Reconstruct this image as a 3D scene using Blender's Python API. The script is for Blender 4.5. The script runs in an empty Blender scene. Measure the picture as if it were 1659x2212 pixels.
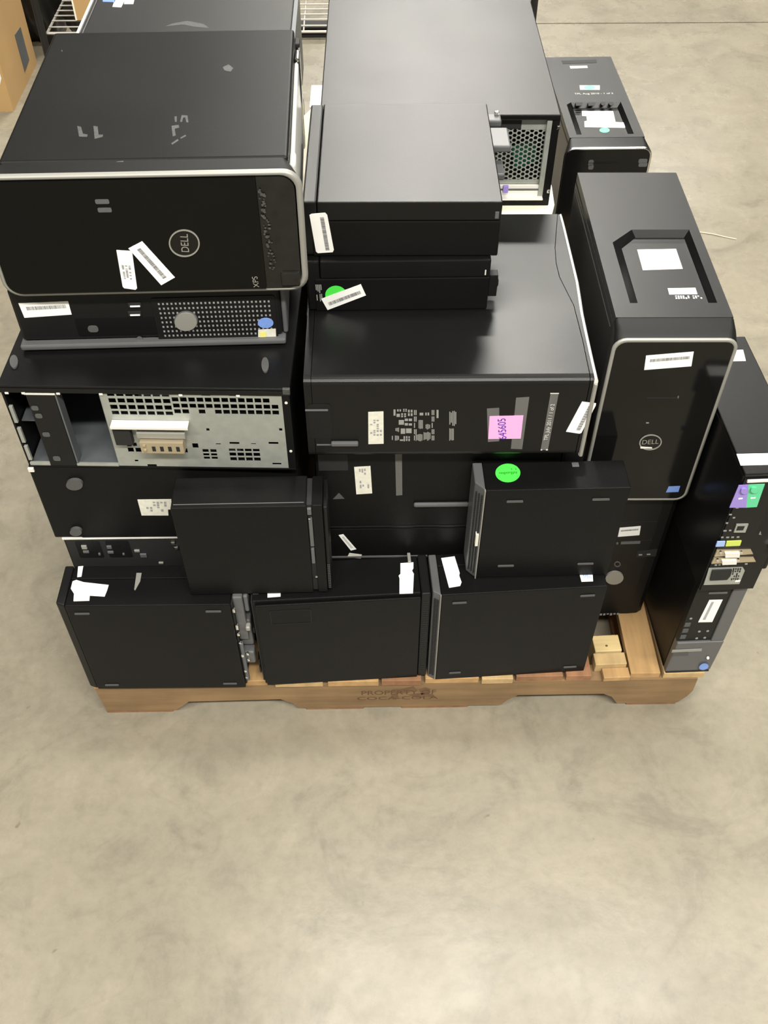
import bpy, bmesh, math, random
from mathutils import Vector, Matrix

# ------------------------------------------------------------------ camera, world, lights, exposure
scn = bpy.context.scene
COL = scn.collection
IMG_W, IMG_H = 1659.0, 2212.0
FPX, CAM_H = 2110.3, 1.8145
PITCH, YAW, ROLL = math.radians(48.325), math.radians(-1.193), math.radians(0.1655)
_f = Vector((0, math.cos(PITCH), -math.sin(PITCH)))
_u = Vector((0, math.sin(PITCH), math.cos(PITCH)))
_r = Vector((1, 0, 0))
_Z = Matrix.Rotation(YAW, 3, 'Z')
_f, _u, _r = _Z @ _f, _Z @ _u, _Z @ _r
CR = math.cos(ROLL) * _r + math.sin(ROLL) * _u
CU = -math.sin(ROLL) * _r + math.cos(ROLL) * _u
CF = _f
CO = Vector((0, 0, CAM_H))
cam = bpy.data.cameras.new('camera')
cam.sensor_fit = 'HORIZONTAL'
cam.sensor_width = 36.0
cam.lens = FPX / IMG_W * 36.0
cam.clip_end = 100
camo = bpy.data.objects.new('camera', cam)
COL.objects.link(camo)
camo.matrix_world = Matrix(((CR.x, CU.x, -CF.x, CO.x), (CR.y, CU.y, -CF.y, CO.y), (CR.z, CU.z, -CF.z, CO.z), (0, 0, 0, 1)))
scn.camera = camo

world = bpy.data.worlds.new('warehouse_ambient')
world.use_nodes = True
scn.world = world
world.node_tree.nodes['Background'].inputs[0].default_value = (0.92, 0.94, 0.86, 1)
world.node_tree.nodes['Background'].inputs[1].default_value = 0.06

def ceiling_lamp(x, y, power, sx=2.9, sy=0.45, z=6.2):
    l = bpy.data.lights.new('ceiling_lamp', 'AREA')
    l.shape = 'RECTANGLE'
    l.size, l.size_y = sx, sy
    l.energy = power
    l.color = (1.0, 0.965, 0.89)
    o = bpy.data.objects.new('ceiling_lamp', l)
    o.location = (x, y, z)
    COL.objects.link(o)
# rows of high-bay fixtures under the warehouse ceiling
for lx, powers in ((-3.4, (370, 30, 20, 25)), (0.7, (600, 190, 720, 690)), (3.7, (370, 90, 95, 190))):
    for ly, pw in zip((-2.3, 2.2, 7.6, 13.5), powers):
        ceiling_lamp(lx, ly, pw)

vs = scn.view_settings
vs.view_transform = 'Standard'
vs.look = 'None'
vs.exposure = 0.0
vs.gamma = 1.0
vs.use_curve_mapping = False

# ------------------------------------------------------------------ materials
def mat(name, base, rough=0.5, metal=0.0, var=0.0, scale=30.0, bump=0.0, bscale=400.0, rvar=0.0, spec=0.5, alpha=1.0, coat=0.0):
    m = bpy.data.materials.new(name)
    m.use_nodes = True
    nt = m.node_tree
    p = nt.nodes['Principled BSDF']
    p.inputs['Base Color'].default_value = (*base, 1)
    p.inputs['Roughness'].default_value = rough
    p.inputs['Metallic'].default_value = metal
    p.inputs['Specular IOR Level'].default_value = spec
    p.inputs['Alpha'].default_value = alpha
    if coat:
        p.inputs['Coat Weight'].default_value = coat
        p.inputs['Coat Roughness'].default_value = 0.05
    tc = nt.nodes.new('ShaderNodeTexCoord')
    if var or rvar:
        n = nt.nodes.new('ShaderNodeTexNoise')
        n.inputs['Scale'].default_value = scale
        n.inputs['Detail'].default_value = 5
        nt.links.new(tc.outputs['Object'], n.inputs['Vector'])
        if var:
            r = nt.nodes.new('ShaderNodeMix')
            r.data_type = 'RGBA'
            r.inputs[6].default_value = (*[c * (1 - var) for c in base], 1)
            r.inputs[7].default_value = (*[min(1, c * (1 + var)) for c in base], 1)
            nt.links.new(n.outputs['Fac'], r.inputs[0])
            nt.links.new(r.outputs[2], p.inputs['Base Color'])
        if rvar:
            q = nt.nodes.new('ShaderNodeMapRange')
            q.inputs['To Min'].default_value = max(0.02, rough - rvar)
            q.inputs['To Max'].default_value = rough + rvar
            nt.links.new(n.outputs['Fac'], q.inputs['Value'])
            nt.links.new(q.outputs['Result'], p.inputs['Roughness'])
    if bump:
        b = nt.nodes.new('ShaderNodeTexNoise')
        b.inputs['Scale'].default_value = bscale
        b.inputs['Detail'].default_value = 2
        nt.links.new(tc.outputs['Object'], b.inputs['Vector'])
        bp = nt.nodes.new('ShaderNodeBump')
        bp.inputs['Strength'].default_value = bump
        bp.inputs['Distance'].default_value = 0.0006
        nt.links.new(b.outputs['Fac'], bp.inputs['Height'])
        nt.links.new(bp.outputs['Normal'], p.inputs['Normal'])
    return m

def wood(name, base, axis, dark=0.55):
    m = bpy.data.materials.new(name)
    m.use_nodes = True
    nt = m.node_tree
    p = nt.nodes['Principled BSDF']
    p.inputs['Roughness'].default_value = 0.75
    tc = nt.nodes.new('ShaderNodeTexCoord')
    mp = nt.nodes.new('ShaderNodeMapping')
    mp.inputs['Scale'].default_value = (3, 40, 40) if axis == 'x' else (40, 3, 40)
    nt.links.new(tc.outputs['Object'], mp.inputs['Vector'])
    n = nt.nodes.new('ShaderNodeTexNoise')
    n.inputs['Scale'].default_value = 1.0
    n.inputs['Detail'].default_value = 8
    n.inputs['Roughness'].default_value = 0.62
    nt.links.new(mp.outputs[0], n.inputs['Vector'])
    n2 = nt.nodes.new('ShaderNodeTexNoise')
    n2.inputs['Scale'].default_value = 9.0
    n2.inputs['Detail'].default_value = 3
    nt.links.new(tc.outputs['Object'], n2.inputs['Vector'])
    ad = nt.nodes.new('ShaderNodeMath')
    ad.operation = 'MULTIPLY_ADD'
    ad.inputs[1].default_value = 0.6
    nt.links.new(n.outputs['Fac'], ad.inputs[0])
    ml = nt.nodes.new('ShaderNodeMath')
    ml.operation = 'MULTIPLY'
    ml.inputs[1].default_value = 0.4
    nt.links.new(n2.outputs['Fac'], ml.inputs[0])
    nt.links.new(ml.outputs[0], ad.inputs[2])
    cr = nt.nodes.new('ShaderNodeValToRGB')
    e = cr.color_ramp.elements
    e[0].position, e[1].position = 0.34, 0.66
    e[0].color = (*[c * dark for c in base], 1)
    e[1].color = (*[min(1, c * 1.15) for c in base], 1)
    nt.links.new(ad.outputs[0], cr.inputs[0])
    nt.links.new(cr.outputs[0], p.inputs['Base Color'])
    bp = nt.nodes.new('ShaderNodeBump')
    bp.inputs['Strength'].default_value = 0.35
    bp.inputs['Distance'].default_value = 0.002
    nt.links.new(n.outputs['Fac'], bp.inputs['Height'])
    nt.links.new(bp.outputs['Normal'], p.inputs['Normal'])
    return m

def concrete():
    m = bpy.data.materials.new('polished_concrete')
    m.use_nodes = True
    nt = m.node_tree
    p = nt.nodes['Principled BSDF']
    tc = nt.nodes.new('ShaderNodeTexCoord')
    def noise(s, d, r=0.55, dist=0.0):
        n = nt.nodes.new('ShaderNodeTexNoise')
        n.inputs['Scale'].default_value = s
        n.inputs['Detail'].default_value = d
        n.inputs['Roughness'].default_value = r
        n.inputs['Distortion'].default_value = dist
        nt.links.new(tc.outputs['Object'], n.inputs['Vector'])
        return n.outputs['Fac']
    def ramp(fac, stops):
        c = nt.nodes.new('ShaderNodeValToRGB')
        while len(c.color_ramp.elements) < len(stops):
            c.color_ramp.elements.new(0.5)
        for el, (pos, col) in zip(c.color_ramp.elements, stops):
            el.position = pos
            el.color = (*col, 1)
        nt.links.new(fac, c.inputs[0])
        return c.outputs[0]
    def mul(a, b, f=1.0):
        x = nt.nodes.new('ShaderNodeMix')
        x.data_type = 'RGBA'
        x.blend_type = 'MULTIPLY'
        x.inputs[0].default_value = f
        nt.links.new(a, x.inputs[6])
        nt.links.new(b, x.inputs[7])
        return x.outputs[2]
    big = ramp(noise(1.3, 6, 0.6, 0.6), [(0.30, (0.202, 0.182, 0.138)), (0.5, (0.233, 0.208, 0.159)), (0.72, (0.262, 0.231, 0.175))])
    mid = ramp(noise(4.2, 9, 0.68, 1.6), [(0.30, (0.72, 0.725, 0.715)), (0.47, (0.95, 0.95, 0.94)), (0.58, (1.0, 1.0, 0.99)), (0.74, (1.14, 1.13, 1.10))])
    fine = ramp(noise(38, 6, 0.75), [(0.25, (0.84, 0.84, 0.83)), (0.55, (1, 1, 1)), (0.85, (1.08, 1.08, 1.07))])
    spot = ramp(noise(30, 2, 0.4, 0.5), [(0.17, (0.50, 0.48, 0.45)), (0.235, (1, 1, 1)), (1.0, (1, 1, 1))])
    # thin wandering scratch lines
    nv = nt.nodes.new('ShaderNodeTexVoronoi')
    nv.feature = 'DISTANCE_TO_EDGE'
    nv.inputs['Scale'].default_value = 1.1
    wp = nt.nodes.new('ShaderNodeTexNoise')
    wp.inputs['Scale'].default_value = 2.0
    wp.inputs['Detail'].default_value = 4
    nt.links.new(tc.outputs['Object'], wp.inputs['Vector'])
    va = nt.nodes.new('ShaderNodeVectorMath')
    va.operation = 'ADD'
    nt.links.new(tc.outputs['Object'], va.inputs[0])
    nt.links.new(wp.outputs['Color'], va.inputs[1])
    nt.links.new(va.outputs[0], nv.inputs['Vector'])
    crack = ramp(nv.outputs['Distance'], [(0.0, (0.95, 0.945, 0.94)), (0.008, (1, 1, 1)), (1.0, (1, 1, 1))])
    c = mul(mul(mul(mul(big, mid), fine), spot), crack)
    nt.links.new(c, p.inputs['Base Color'])
    q = nt.nodes.new('ShaderNodeMapRange')
    q.inputs['To Min'].default_value = 0.13
    q.inputs['To Max'].default_value = 0.42
    nt.links.new(noise(5, 8, 0.65), q.inputs['Value'])
    nt.links.new(q.outputs['Result'], p.inputs['Roughness'])
    p.inputs['Specular IOR Level'].default_value = 0.40
    bp = nt.nodes.new('ShaderNodeBump')
    bp.inputs['Strength'].default_value = 0.12
    bp.inputs['Distance'].default_value = 0.002
    nt.links.new(noise(45, 5), bp.inputs['Height'])
    nt.links.new(bp.outputs['Normal'], p.inputs['Normal'])
    return m

M = {}
M['paint'] = mat('black_textured_paint', (0.0050, 0.0050, 0.0051), 0.36, var=0.12, scale=14, bump=0.35, bscale=900, rvar=0.04, spec=0.13)
M['paint_smooth'] = mat('black_satin_paint', (0.0042, 0.0042, 0.0044), 0.32, var=0.15, scale=8, bump=0.15, bscale=900, rvar=0.04, spec=0.27)
M['paint_satin'] = mat('black_eggshell_paint', (0.006, 0.006, 0.006), 0.42, var=0.15, scale=8, bump=0.15, bscale=900, rvar=0.05, spec=0.36)
M['paint_worn'] = mat('scuffed_black_paint', (0.009, 0.009, 0.0088), 0.37, var=0.25, scale=6, bump=0.15, bscale=900, rvar=0.05, spec=0.10)
M['plastic'] = mat('black_matte_plastic', (0.006, 0.006, 0.0061), 0.45, var=0.1, scale=20, bump=0.3, bscale=1100, spec=0.25)
M['dark'] = mat('recess_black', (0.008, 0.008, 0.008), 0.7)
M['gloss'] = mat('piano_black_plastic', (0.005, 0.005, 0.0048), 0.10, rvar=0.04, scale=25, spec=0.28)
M['gloss_deep'] = mat('deep_piano_black', (0.004, 0.0038, 0.0035), 0.09, rvar=0.04, scale=25, spec=0.13)
M['graphite'] = mat('graphite_plastic', (0.085, 0.086, 0.088), 0.42, var=0.1)
M['silver'] = mat('silver_painted_trim', (0.28, 0.276, 0.25), 0.42, metal=0.3)
M['bright'] = mat('bright_silver_edge', (0.78, 0.77, 0.73), 0.28, metal=0.3)
M['chrome'] = mat('chrome', (0.75, 0.74, 0.72), 0.12, metal=1.0)
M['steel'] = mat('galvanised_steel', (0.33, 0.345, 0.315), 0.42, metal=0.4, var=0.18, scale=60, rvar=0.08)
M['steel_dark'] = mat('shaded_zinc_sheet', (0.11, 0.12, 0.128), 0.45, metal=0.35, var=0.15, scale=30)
M['brass'] = mat('brassy_connector_shield', (0.46, 0.39, 0.27), 0.35, metal=0.6, var=0.1)
M['label'] = mat('white_paper_label', (0.82, 0.82, 0.79), 0.55, var=0.03, scale=80)
M['label_dirty'] = mat('yellowed_foil_label', (0.62, 0.61, 0.53), 0.45, var=0.2, scale=120)
M['ink'] = mat('label_ink', (0.10, 0.10, 0.11), 0.6)
M['ink_soft'] = mat('grey_label_ink', (0.28, 0.28, 0.28), 0.6)
M['print'] = mat('pale_screen_print', (0.24, 0.24, 0.23), 0.55)
M['print_light'] = mat('white_screen_print', (0.60, 0.60, 0.58), 0.55)
M['green'] = mat('fluorescent_green_sticker', (0.07, 0.72, 0.07), 0.5, var=0.06)
M['green_ink'] = mat('dark_green_ink', (0.02, 0.28, 0.02), 0.6)
M['pink'] = mat('pink_note_paper', (0.80, 0.37, 0.66), 0.65, var=0.04)
M['purple_ink'] = mat('purple_marker_ink', (0.07, 0.02, 0.33), 0.6)
M['tape'] = mat('clear_tape', (0.18, 0.18, 0.175), 0.30, alpha=0.55)
M['blue'] = mat('blue_foil_sticker', (0.16, 0.27, 0.62), 0.35, var=0.15, scale=150)
M['lavender'] = mat('lavender_port_plastic', (0.27, 0.20, 0.55), 0.4)
M['mint'] = mat('green_port_plastic', (0.10, 0.52, 0.27), 0.4)
M['lime'] = mat('lime_port_plastic', (0.50, 0.60, 0.10), 0.4)
M['sky'] = mat('light_blue_port_plastic', (0.30, 0.42, 0.72), 0.4)
M['yellow'] = mat('yellow_print', (0.72, 0.66, 0.18), 0.5)
M['rubber'] = mat('grey_rubber_foot', (0.075, 0.075, 0.073), 0.6, var=0.1, spec=0.25)
M['clear'] = mat('smeared_acrylic', (0.010, 0.010, 0.009), 0.16, var=0.6, scale=45, rvar=0.10, spec=0.3)
M['scuff'] = mat('pale_scuff', (0.045, 0.045, 0.043), 0.6, var=0.8, scale=260)
M['cream'] = mat('cream_foam_board', (0.83, 0.79, 0.62), 0.7, var=0.04)
M['card'] = mat('kraft_cardboard', (0.46, 0.29, 0.12), 0.75, var=0.12, scale=6, bump=0.2, bscale=120)
M['bag'] = mat('black_plastic_film', (0.012, 0.012, 0.011), 0.35, var=0.2)
M['wire'] = mat('epoxy_coated_wire', (0.36, 0.345, 0.31), 0.45, metal=0.3)
M['beam'] = mat('dark_steel_beam', (0.018, 0.017, 0.016), 0.55, spec=0.2)
M['pcb'] = mat('green_circuit_board', (0.02, 0.12, 0.07), 0.4, var=0.5, scale=120)
M['strand'] = mat('pale_strand', (0.62, 0.57, 0.43), 0.6)
M['woodx'] = wood('pallet_stringer_wood', (0.225, 0.140, 0.065), 'x', 0.62)
M['wooda'] = wood('tan_deck_board', (0.41, 0.25, 0.105), 'y', 0.65)
M['woodb'] = wood('reddish_deck_board', (0.27, 0.135, 0.065), 'y', 0.6)
M['woodc'] = wood('pale_deck_board', (0.46, 0.32, 0.15), 'y', 0.7)
M['woodp'] = wood('pale_pine_block', (0.58, 0.44, 0.21), 'x', 0.75)
M['stencil'] = mat('worn_dark_stencil_ink', (0.085, 0.047, 0.022), 0.8, var=0.5, scale=90)
M['stain'] = mat('damp_wood_stain', (0.125, 0.07, 0.032), 0.7, var=0.3, scale=60)
M['concrete'] = concrete()
M['wallpaint'] = mat('warehouse_wall_paint', (0.30, 0.30, 0.29), 0.85, var=0.06, scale=0.7)
M['nailhole'] = mat('knot_brown', (0.10, 0.05, 0.02), 0.8)

# ------------------------------------------------------------------ mesh helpers
def bm_box(bm, x0, x1, y0, y1, z0, z1):
    v = [bm.verts.new((x, y, z)) for x in (x0, x1) for y in (y0, y1) for z in (z0, z1)]
    for f in ((0, 1, 3, 2), (4, 6, 7, 5), (0, 4, 5, 1), (2, 3, 7, 6), (0, 2, 6, 4), (1, 5, 7, 3)):
        bm.faces.new([v[i] for i in f])

def link(name, bm, m, parent=None, smooth=False):
    bmesh.ops.recalc_face_normals(bm, faces=bm.faces[:])
    me = bpy.data.meshes.new(name)
    bm.to_mesh(me)
    bm.free()
    if smooth:
        for p in me.polygons:
            p.use_smooth = True
    me.materials.append(m)
    o = bpy.data.objects.new(name, me)
    COL.objects.link(o)
    if parent is not None:
        o.parent = parent
    return o

def tag(o, label=None, cat=None, group=None, kind=None):
    if label: o['label'] = label
    if cat: o['category'] = cat
    if group: o['group'] = group
    if kind: o['kind'] = kind
    return o

def bevel_all(bm, w, seg=2):
    if w > 0:
        bmesh.ops.bevel(bm, geom=bm.edges[:], offset=w, segments=seg, affect='EDGES', profile=0.5, clamp_overlap=True)

def tube_bm(bm, pts, r, n=6):
    rings = []
    pts = [Vector(p) for p in pts]
    for i, p in enumerate(pts):
        t = (pts[min(i + 1, len(pts) - 1)] - pts[max(i - 1, 0)]).normalized()
        a = Vector((0, 0, 1)) if abs(t.z) < 0.9 else Vector((1, 0, 0))
        s = t.cross(a).normalized()
        q = s.cross(t)
        rings.append([bm.verts.new(p + r * (math.cos(2 * math.pi * k / n) * s + math.sin(2 * math.pi * k / n) * q)) for k in range(n)])
    for a, b in zip(rings, rings[1:]):
        for k in range(n):
            bm.faces.new((a[k], a[(k + 1) % n], b[(k + 1) % n], b[k]))
    bm.faces.new(rings[0][::-1])
    bm.faces.new(rings[-1])

def ray(u, v):
    return ((u - IMG_W / 2) / FPX) * CR - ((v - IMG_H / 2) / FPX) * CU + CF

def round_rect(x0, x1, y0, y1, r, seg=5):
    pts = []
    for cx, cy, a in ((x1 - r, y0 + r, -90), (x1 - r, y1 - r, 0), (x0 + r, y1 - r, 90), (x0 + r, y0 + r, 180)):
        for k in range(seg + 1):
            t = math.radians(a + 90 * k / seg)
            pts.append((cx + r * math.cos(t), cy + r * math.sin(t)))
    return pts

class Thing:
    """A top-level Empty at the front-left-bottom corner of a case; parts use case coordinates."""
    def __init__(s, name, label, cat, box, group=None, rx=0.0, ry=0.0):
        x, y, z, a, s.w, s.d, s.h = box
        s.o = bpy.data.objects.new(name, None)
        s.o.empty_display_size = 0.05
        COL.objects.link(s.o)
        s.mw = Matrix.Translation((x, y, z)) @ Matrix.Rotation(a, 4, 'Z') @ Matrix.Rotation(rx, 4, 'X') @ Matrix.Rotation(ry, 4, 'Y')
        s.o.location = (x, y, z)
        s.o.rotation_euler = s.mw.to_euler()
        s.inv = s.mw.inverted()
        tag(s.o, label, cat, group)
    def box(s, name, x0, x1, y0, y1, z0, z1, m, bev=0.0, parent=None, seg=2):
        bm = bmesh.new()
        bm_box(bm, x0, x1, y0, y1, z0, z1)
        bevel_all(bm, bev, seg)
        return link(name, bm, M[m], parent or s.o)
    def boxes(s, name, lst, m, parent=None):
        bm = bmesh.new()
        for b in lst:
            bm_box(bm, *b)
        return link(name, bm, M[m], parent or s.o)
    # plane coordinates: F (x,z at y=lev), T (x,y at z=lev), R (y,z at x=lev), L (y,z at x=lev)
    def lev(s, face, lev):
        return lev if lev is not None else {'F': 0.0, 'T': s.h, 'R': s.w, 'L': 0.0}[face]
    def px(s, face, u, v, lev=None):
        c = s.inv @ CO
        d = s.inv.to_3x3() @ ray(u, v)
        ax = {'F': 1, 'T': 2, 'R': 0, 'L': 0}[face]
        t = (s.lev(face, lev) - c[ax]) / d[ax]
        p = c + t * d
        return {'F': (p.x, p.z), 'T': (p.x, p.y), 'R': (p.y, p.z), 'L': (p.y, p.z)}[face]
    def p3(s, face, ab, o, lev=None):
        l = s.lev(face, lev)
        a, b = ab
        return {'F': (a, l - o, b), 'T': (a, b, l + o), 'R': (l + o, a, b), 'L': (l - o, a, b)}[face]
    def prism(s, name, face, pts, o0, o1, m, lev=None, parent=None, smooth=False):
        bm = bmesh.new()
        lo = [bm.verts.new(s.p3(face, p, o0, lev)) for p in pts]
        hi = [bm.verts.new(s.p3(face, p, o1, lev)) for p in pts]
        bm.faces.new(lo[::-1])
        bm.faces.new(hi)
        n = len(pts)
        for i in range(n):
            bm.faces.new((lo[i], lo[(i + 1) % n], hi[(i + 1) % n], hi[i]))
        return link(name, bm, M[m], parent or s.o, smooth)
    def stick(s, name, face, pix, m, th=0.0007, lev=None, parent=None, off=0.0):
        return s.prism(name, face, [s.px(face, u, v, lev) for u, v in pix], off, off + th, m, lev, parent)
    def quads(s, name, face, rects, o, m, lev=None, parent=None):
        bm = bmesh.new()
        for q in rects:
            bm.faces.new([bm.verts.new(s.p3(face, p, o, lev)) for p in q])
        me_o = link(name, bm, M[m], parent or s.o)
        return me_o
    def bil(s, face, pix, lev=None):
        q = [s.px(face, u, v, lev) for u, v in pix]      # tl, tr, br, bl
        def f(a, b):
            x = [(1 - a) * (1 - b) * q[0][i] + a * (1 - b) * q[1][i] + a * b * q[2][i] + (1 - a) * b * q[3][i] for i in (0, 1)]
            return tuple(x)
        return f
    def barcode(s, name, face, pix, m='label', code=(0.10, 0.90, 0.18, 0.48), n=34, lev=None, line=True, seed=1, codemat='ink', off=0.0):
        """pix: label corners tl, tr, br, bl with the code running from tl to tr."""
        lab = s.stick(name, face, pix, m, 0.0007, lev, off=off)
        f = s.bil(face, pix, lev)
        rnd = random.Random(seed)
        rects = []
        a0, a1, b0, b1 = code
        t = a0
        while t < a1:
            wd = rnd.choice((0.006, 0.009, 0.014)) * 34 / n
            rects.append((f(t, b0), f(min(t + wd, a1), b0), f(min(t + wd, a1), b1), f(t, b1)))
            t += wd + rnd.choice((0.005, 0.008, 0.012)) * 34 / n
        if line:
            y = b1 + 0.09
            t = a0 + 0.12
            while t < a1 - 0.15:
                rects.append((f(t, y), f(t + 0.03, y), f(t + 0.03, y + 0.09), f(t, y + 0.09)))
                t += 0.045
        s.quads('barcode_print', face, rects, 0.0009 + off, codemat, lev, lab)
        return lab
    def dashes(s, name, face, pix, cols, rows, m, seed=0, lev=None, parent=None, fill=0.7, off=0.0004, gap=0.35):
        f = s.bil(face, pix, lev)
        rnd = random.Random(seed)
        rects = []
        for i in range(cols):
            for j in range(rows):
                if rnd.random() < fill:
                    a0, a1 = i / cols, (i + 1 - gap) / cols
                    b0 = j / rows
                    b1 = (j + rnd.uniform(0.5, 1.0)) / rows
                    rects.append((f(a0, b0), f(a1, b0), f(a1, b1), f(a0, b1)))
        return s.quads(name, face, rects, off, m, lev, parent)
    def text(s, name, face, body, p0, p1, m, lev=None, parent=None, off=0.0008, hscale=1.0, flip=False, loc=False):
        """Lettering whose baseline runs from pixel p0 to pixel p1 on a face."""
        a = p0 if loc else s.px(face, *p0, lev)
        b = p1 if loc else s.px(face, *p1, lev)
        cu = bpy.data.curves.new('lettering', 'FONT')
        cu.body = body
        cu.extrude = 0.0
        t = bpy.data.objects.new('lettering', cu)
        COL.objects.link(t)
        dg = bpy.context.evaluated_depsgraph_get()
        me = bpy.data.meshes.new_from_object(t.evaluated_get(dg))
        bpy.data.objects.remove(t)
        xs = [v.co.x for v in me.vertices]
        x0, x1 = min(xs), max(xs)
        A, Bv = Vector(a), Vector(b)
        d = (Bv - A)
        k = d.length / (x1 - x0)
        ex = d.normalized()
        ey = Vector((-ex.y, ex.x))
        for v in me.vertices:
            q = A + ex * ((v.co.x - x0) * k) + ey * (v.co.y * k * hscale)
            v.co = s.p3(face, q, off, lev)
        me.materials.clear()
        me.materials.append(M[m])
        o = bpy.data.objects.new(name, me)
        COL.objects.link(o)
        o.parent = parent or s.o
        return o
    def ring(s, name, face, outer, inner, o0, o1, m, lev=None, parent=None):
        bm = bmesh.new()
        n = len(outer)
        V = {}
        for key, pts, oo in (('ol', outer, o0), ('oh', outer, o1), ('il', inner, o0), ('ih', inner, o1)):
            V[key] = [bm.verts.new(s.p3(face, p, oo, lev)) for p in pts]
        for i in range(n):
            j = (i + 1) % n
            for a, b in (('ol', 'oh'), ('oh', 'ih'), ('ih', 'il'), ('il', 'ol')):
                bm.faces.new((V[a][i], V[a][j], V[b][j], V[b][i]))
        return link(name, bm, M[m], parent or s.o)
    def ellipse(s, face, c, ru, rv, n=28, lev=None, rot=0.0):
        """pixel ellipse mapped onto a face"""
        cr, sr = math.cos(rot), math.sin(rot)
        out = []
        for k in range(n):
            t = 2 * math.pi * k / n
            du, dv = ru * math.cos(t), rv * math.sin(t)
            out.append(s.px(face, c[0] + cr * du - sr * dv, c[1] + sr * du + cr * dv, lev))
        return out
    def plate(s, name, face, x0, x1, z0, z1, holes, o, th, m, lev=None, parent=None):
        """sheet with rectangular holes punched through"""
        xs = sorted(set([x0, x1] + [min(max(h[i], x0), x1) for h in holes for i in (0, 1)]))
        zs = sorted(set([z0, z1] + [min(max(h[i], z0), z1) for h in holes for i in (2, 3)]))
        bm = bmesh.new()
        vv = {}
        def vert(i, j):
            if (i, j) not in vv:
                vv[(i, j)] = bm.verts.new(s.p3(face, (xs[i], zs[j]), o, lev))
            return vv[(i, j)]
        for i in range(len(xs) - 1):
            for j in range(len(zs) - 1):
                cx, cz = (xs[i] + xs[i + 1]) / 2, (zs[j] + zs[j + 1]) / 2
                if any(h[0] < cx < h[1] and h[2] < cz < h[3] for h in holes):
                    continue
                bm.faces.new((vert(i, j), vert(i + 1, j), vert(i + 1, j + 1), vert(i, j + 1)))
        ob = link(name, bm, M[m], parent or s.o)
        md = ob.modifiers.new('sheet', 'SOLIDIFY')
        md.thickness = th
        return ob
    def hole(s, face, u0, v0, u1, v1, lev=None):
        um, vm = (u0 + u1) / 2, (v0 + v1) / 2
        a, b = s.px(face, u0, vm, lev)[0], s.px(face, u1, vm, lev)[0]
        c, d = s.px(face, um, v0, lev)[1], s.px(face, um, v1, lev)[1]
        return (min(a, b), max(a, b), min(c, d), max(c, d))

# ------------------------------------------------------------------ the setting: concrete floor with a saw-cut joint
bm = bmesh.new()
JY = 4.53
for y0, y1, z0, z1 in ((-6, JY, -0.05, 0), (JY, JY + 0.009, -0.05, -0.012), (JY + 0.009, 22, -0.05, 0)):
    bm_box(bm, -14, 14, y0, y1, z0, z1)
tag(link('floor', bm, M['concrete']), 'mottled polished concrete floor with a saw-cut joint', 'floor', kind='structure')

for nm, bx in (('ceiling', (-14, 14, -6, 22, 6.6, 6.7)), ('wall_back', (-14, 14, 22, 22.1, 0, 6.6)), ('wall_left', (-14.1, -14, -6, 22, 0, 6.6)),
               ('wall_right', (14, 14.1, -6, 22, 0, 6.6)), ('wall_front', (-14, 14, -6.1, -6, 0, 6.6))):
    bm = bmesh.new()
    bm_box(bm, *bx)
    tag(link(nm, bm, M['wallpaint']), 'plain grey warehouse ' + nm.split('_')[0] + (' at the ' + nm.split('_')[1] if '_' in nm else ' above the lamps'), nm.split('_')[0], kind='structure')

# ------------------------------------------------------------------ pallet
ZD = 0.125
PX0, PX1, PY0, PY1 = -0.561, 0.662, 1.055, 2.045
pal = Thing('pallet', 'wooden shipping pallet with notched stringers under the pile of computers', 'pallet', (PX0, PY0, 0, 0, PX1 - PX0, PY1 - PY0, ZD))
def stringer(y0, y1):
    X = lambda x: x - PX0
    zb, zt = 0.016, 0.107
    prof = [(0.006, zb), (X(-0.410), zb), (X(-0.396), 0.030), (X(-0.380), 0.048), (X(-0.190), 0.052), (X(-0.165), 0.034), (X(-0.155), zb),
            (X(0.268), zb), (X(0.280), 0.036), (X(0.300), 0.054), (X(0.478), 0.054), (X(0.497), 0.042), (X(0.512), zb),
            (X(0.640), zb), (X(0.655), 0.040), (X(0.662), 0.062), (X(0.661), zt), (0, zt)]
    low = prof[:-2]
    bm = bmesh.new()
    def strip(y):
        return [bm.verts.new((x, y, z)) for x, z in low], [bm.verts.new((min(x, X(0.661)) if x > 0.006 else 0.0, y, zt)) for x, z in low]
    fb, ft = strip(y0)
    bb, bt = strip(y1)
    for i in range(len(low) - 1):
        bm.faces.new((fb[i], fb[i + 1], ft[i + 1], ft[i]))
        bm.faces.new((bb[i], bb[i + 1], bt[i + 1], bt[i]))
        bm.faces.new((fb[i], fb[i + 1], bb[i + 1], bb[i]))
        if abs(ft[i].co.x - ft[i + 1].co.x) > 1e-6:
            bm.faces.new((ft[i], ft[i + 1], bt[i + 1], bt[i]))
    bm.faces.new((fb[0], ft[0], bt[0], bb[0]))
    bm.faces.new((fb[-1], ft[-1], bt[-1], bb[-1]))
    return link('stringer', bm, M['woodx'], pal.o)
front_stringer = stringer(0.0, 0.037)
stringer(0.47, 0.507)
stringer(0.95, 0.987)
pal.text('stencil_print', 'F', 'PROPERTY OF', (781, 1501), (942, 1498), 'stencil', parent=front_stringer, off=0.0006, hscale=0.9)
pal.text('stencil_print', 'F', 'COCA-COLA', (772, 1512), (946, 1509), 'stencil', parent=front_stringer, off=0.0006, hscale=0.6)
for pts in ([(842, 1494), (850, 1488), (872, 1487), (893, 1482), (900, 1490), (880, 1497), (860, 1498)], [(905, 1490), (918, 1484), (930, 1488), (926, 1498), (910, 1500)],
            [(880, 1500), (905, 1497), (935, 1499), (938, 1505), (900, 1508)], [(845, 1500), (858, 1497), (862, 1509), (848, 1511)]):
    pal.stick('water_stain', 'F', pts, 'stain', 0.0003, parent=front_stringer)
rnd = random.Random(7)
X = lambda x: x - PX0
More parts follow.
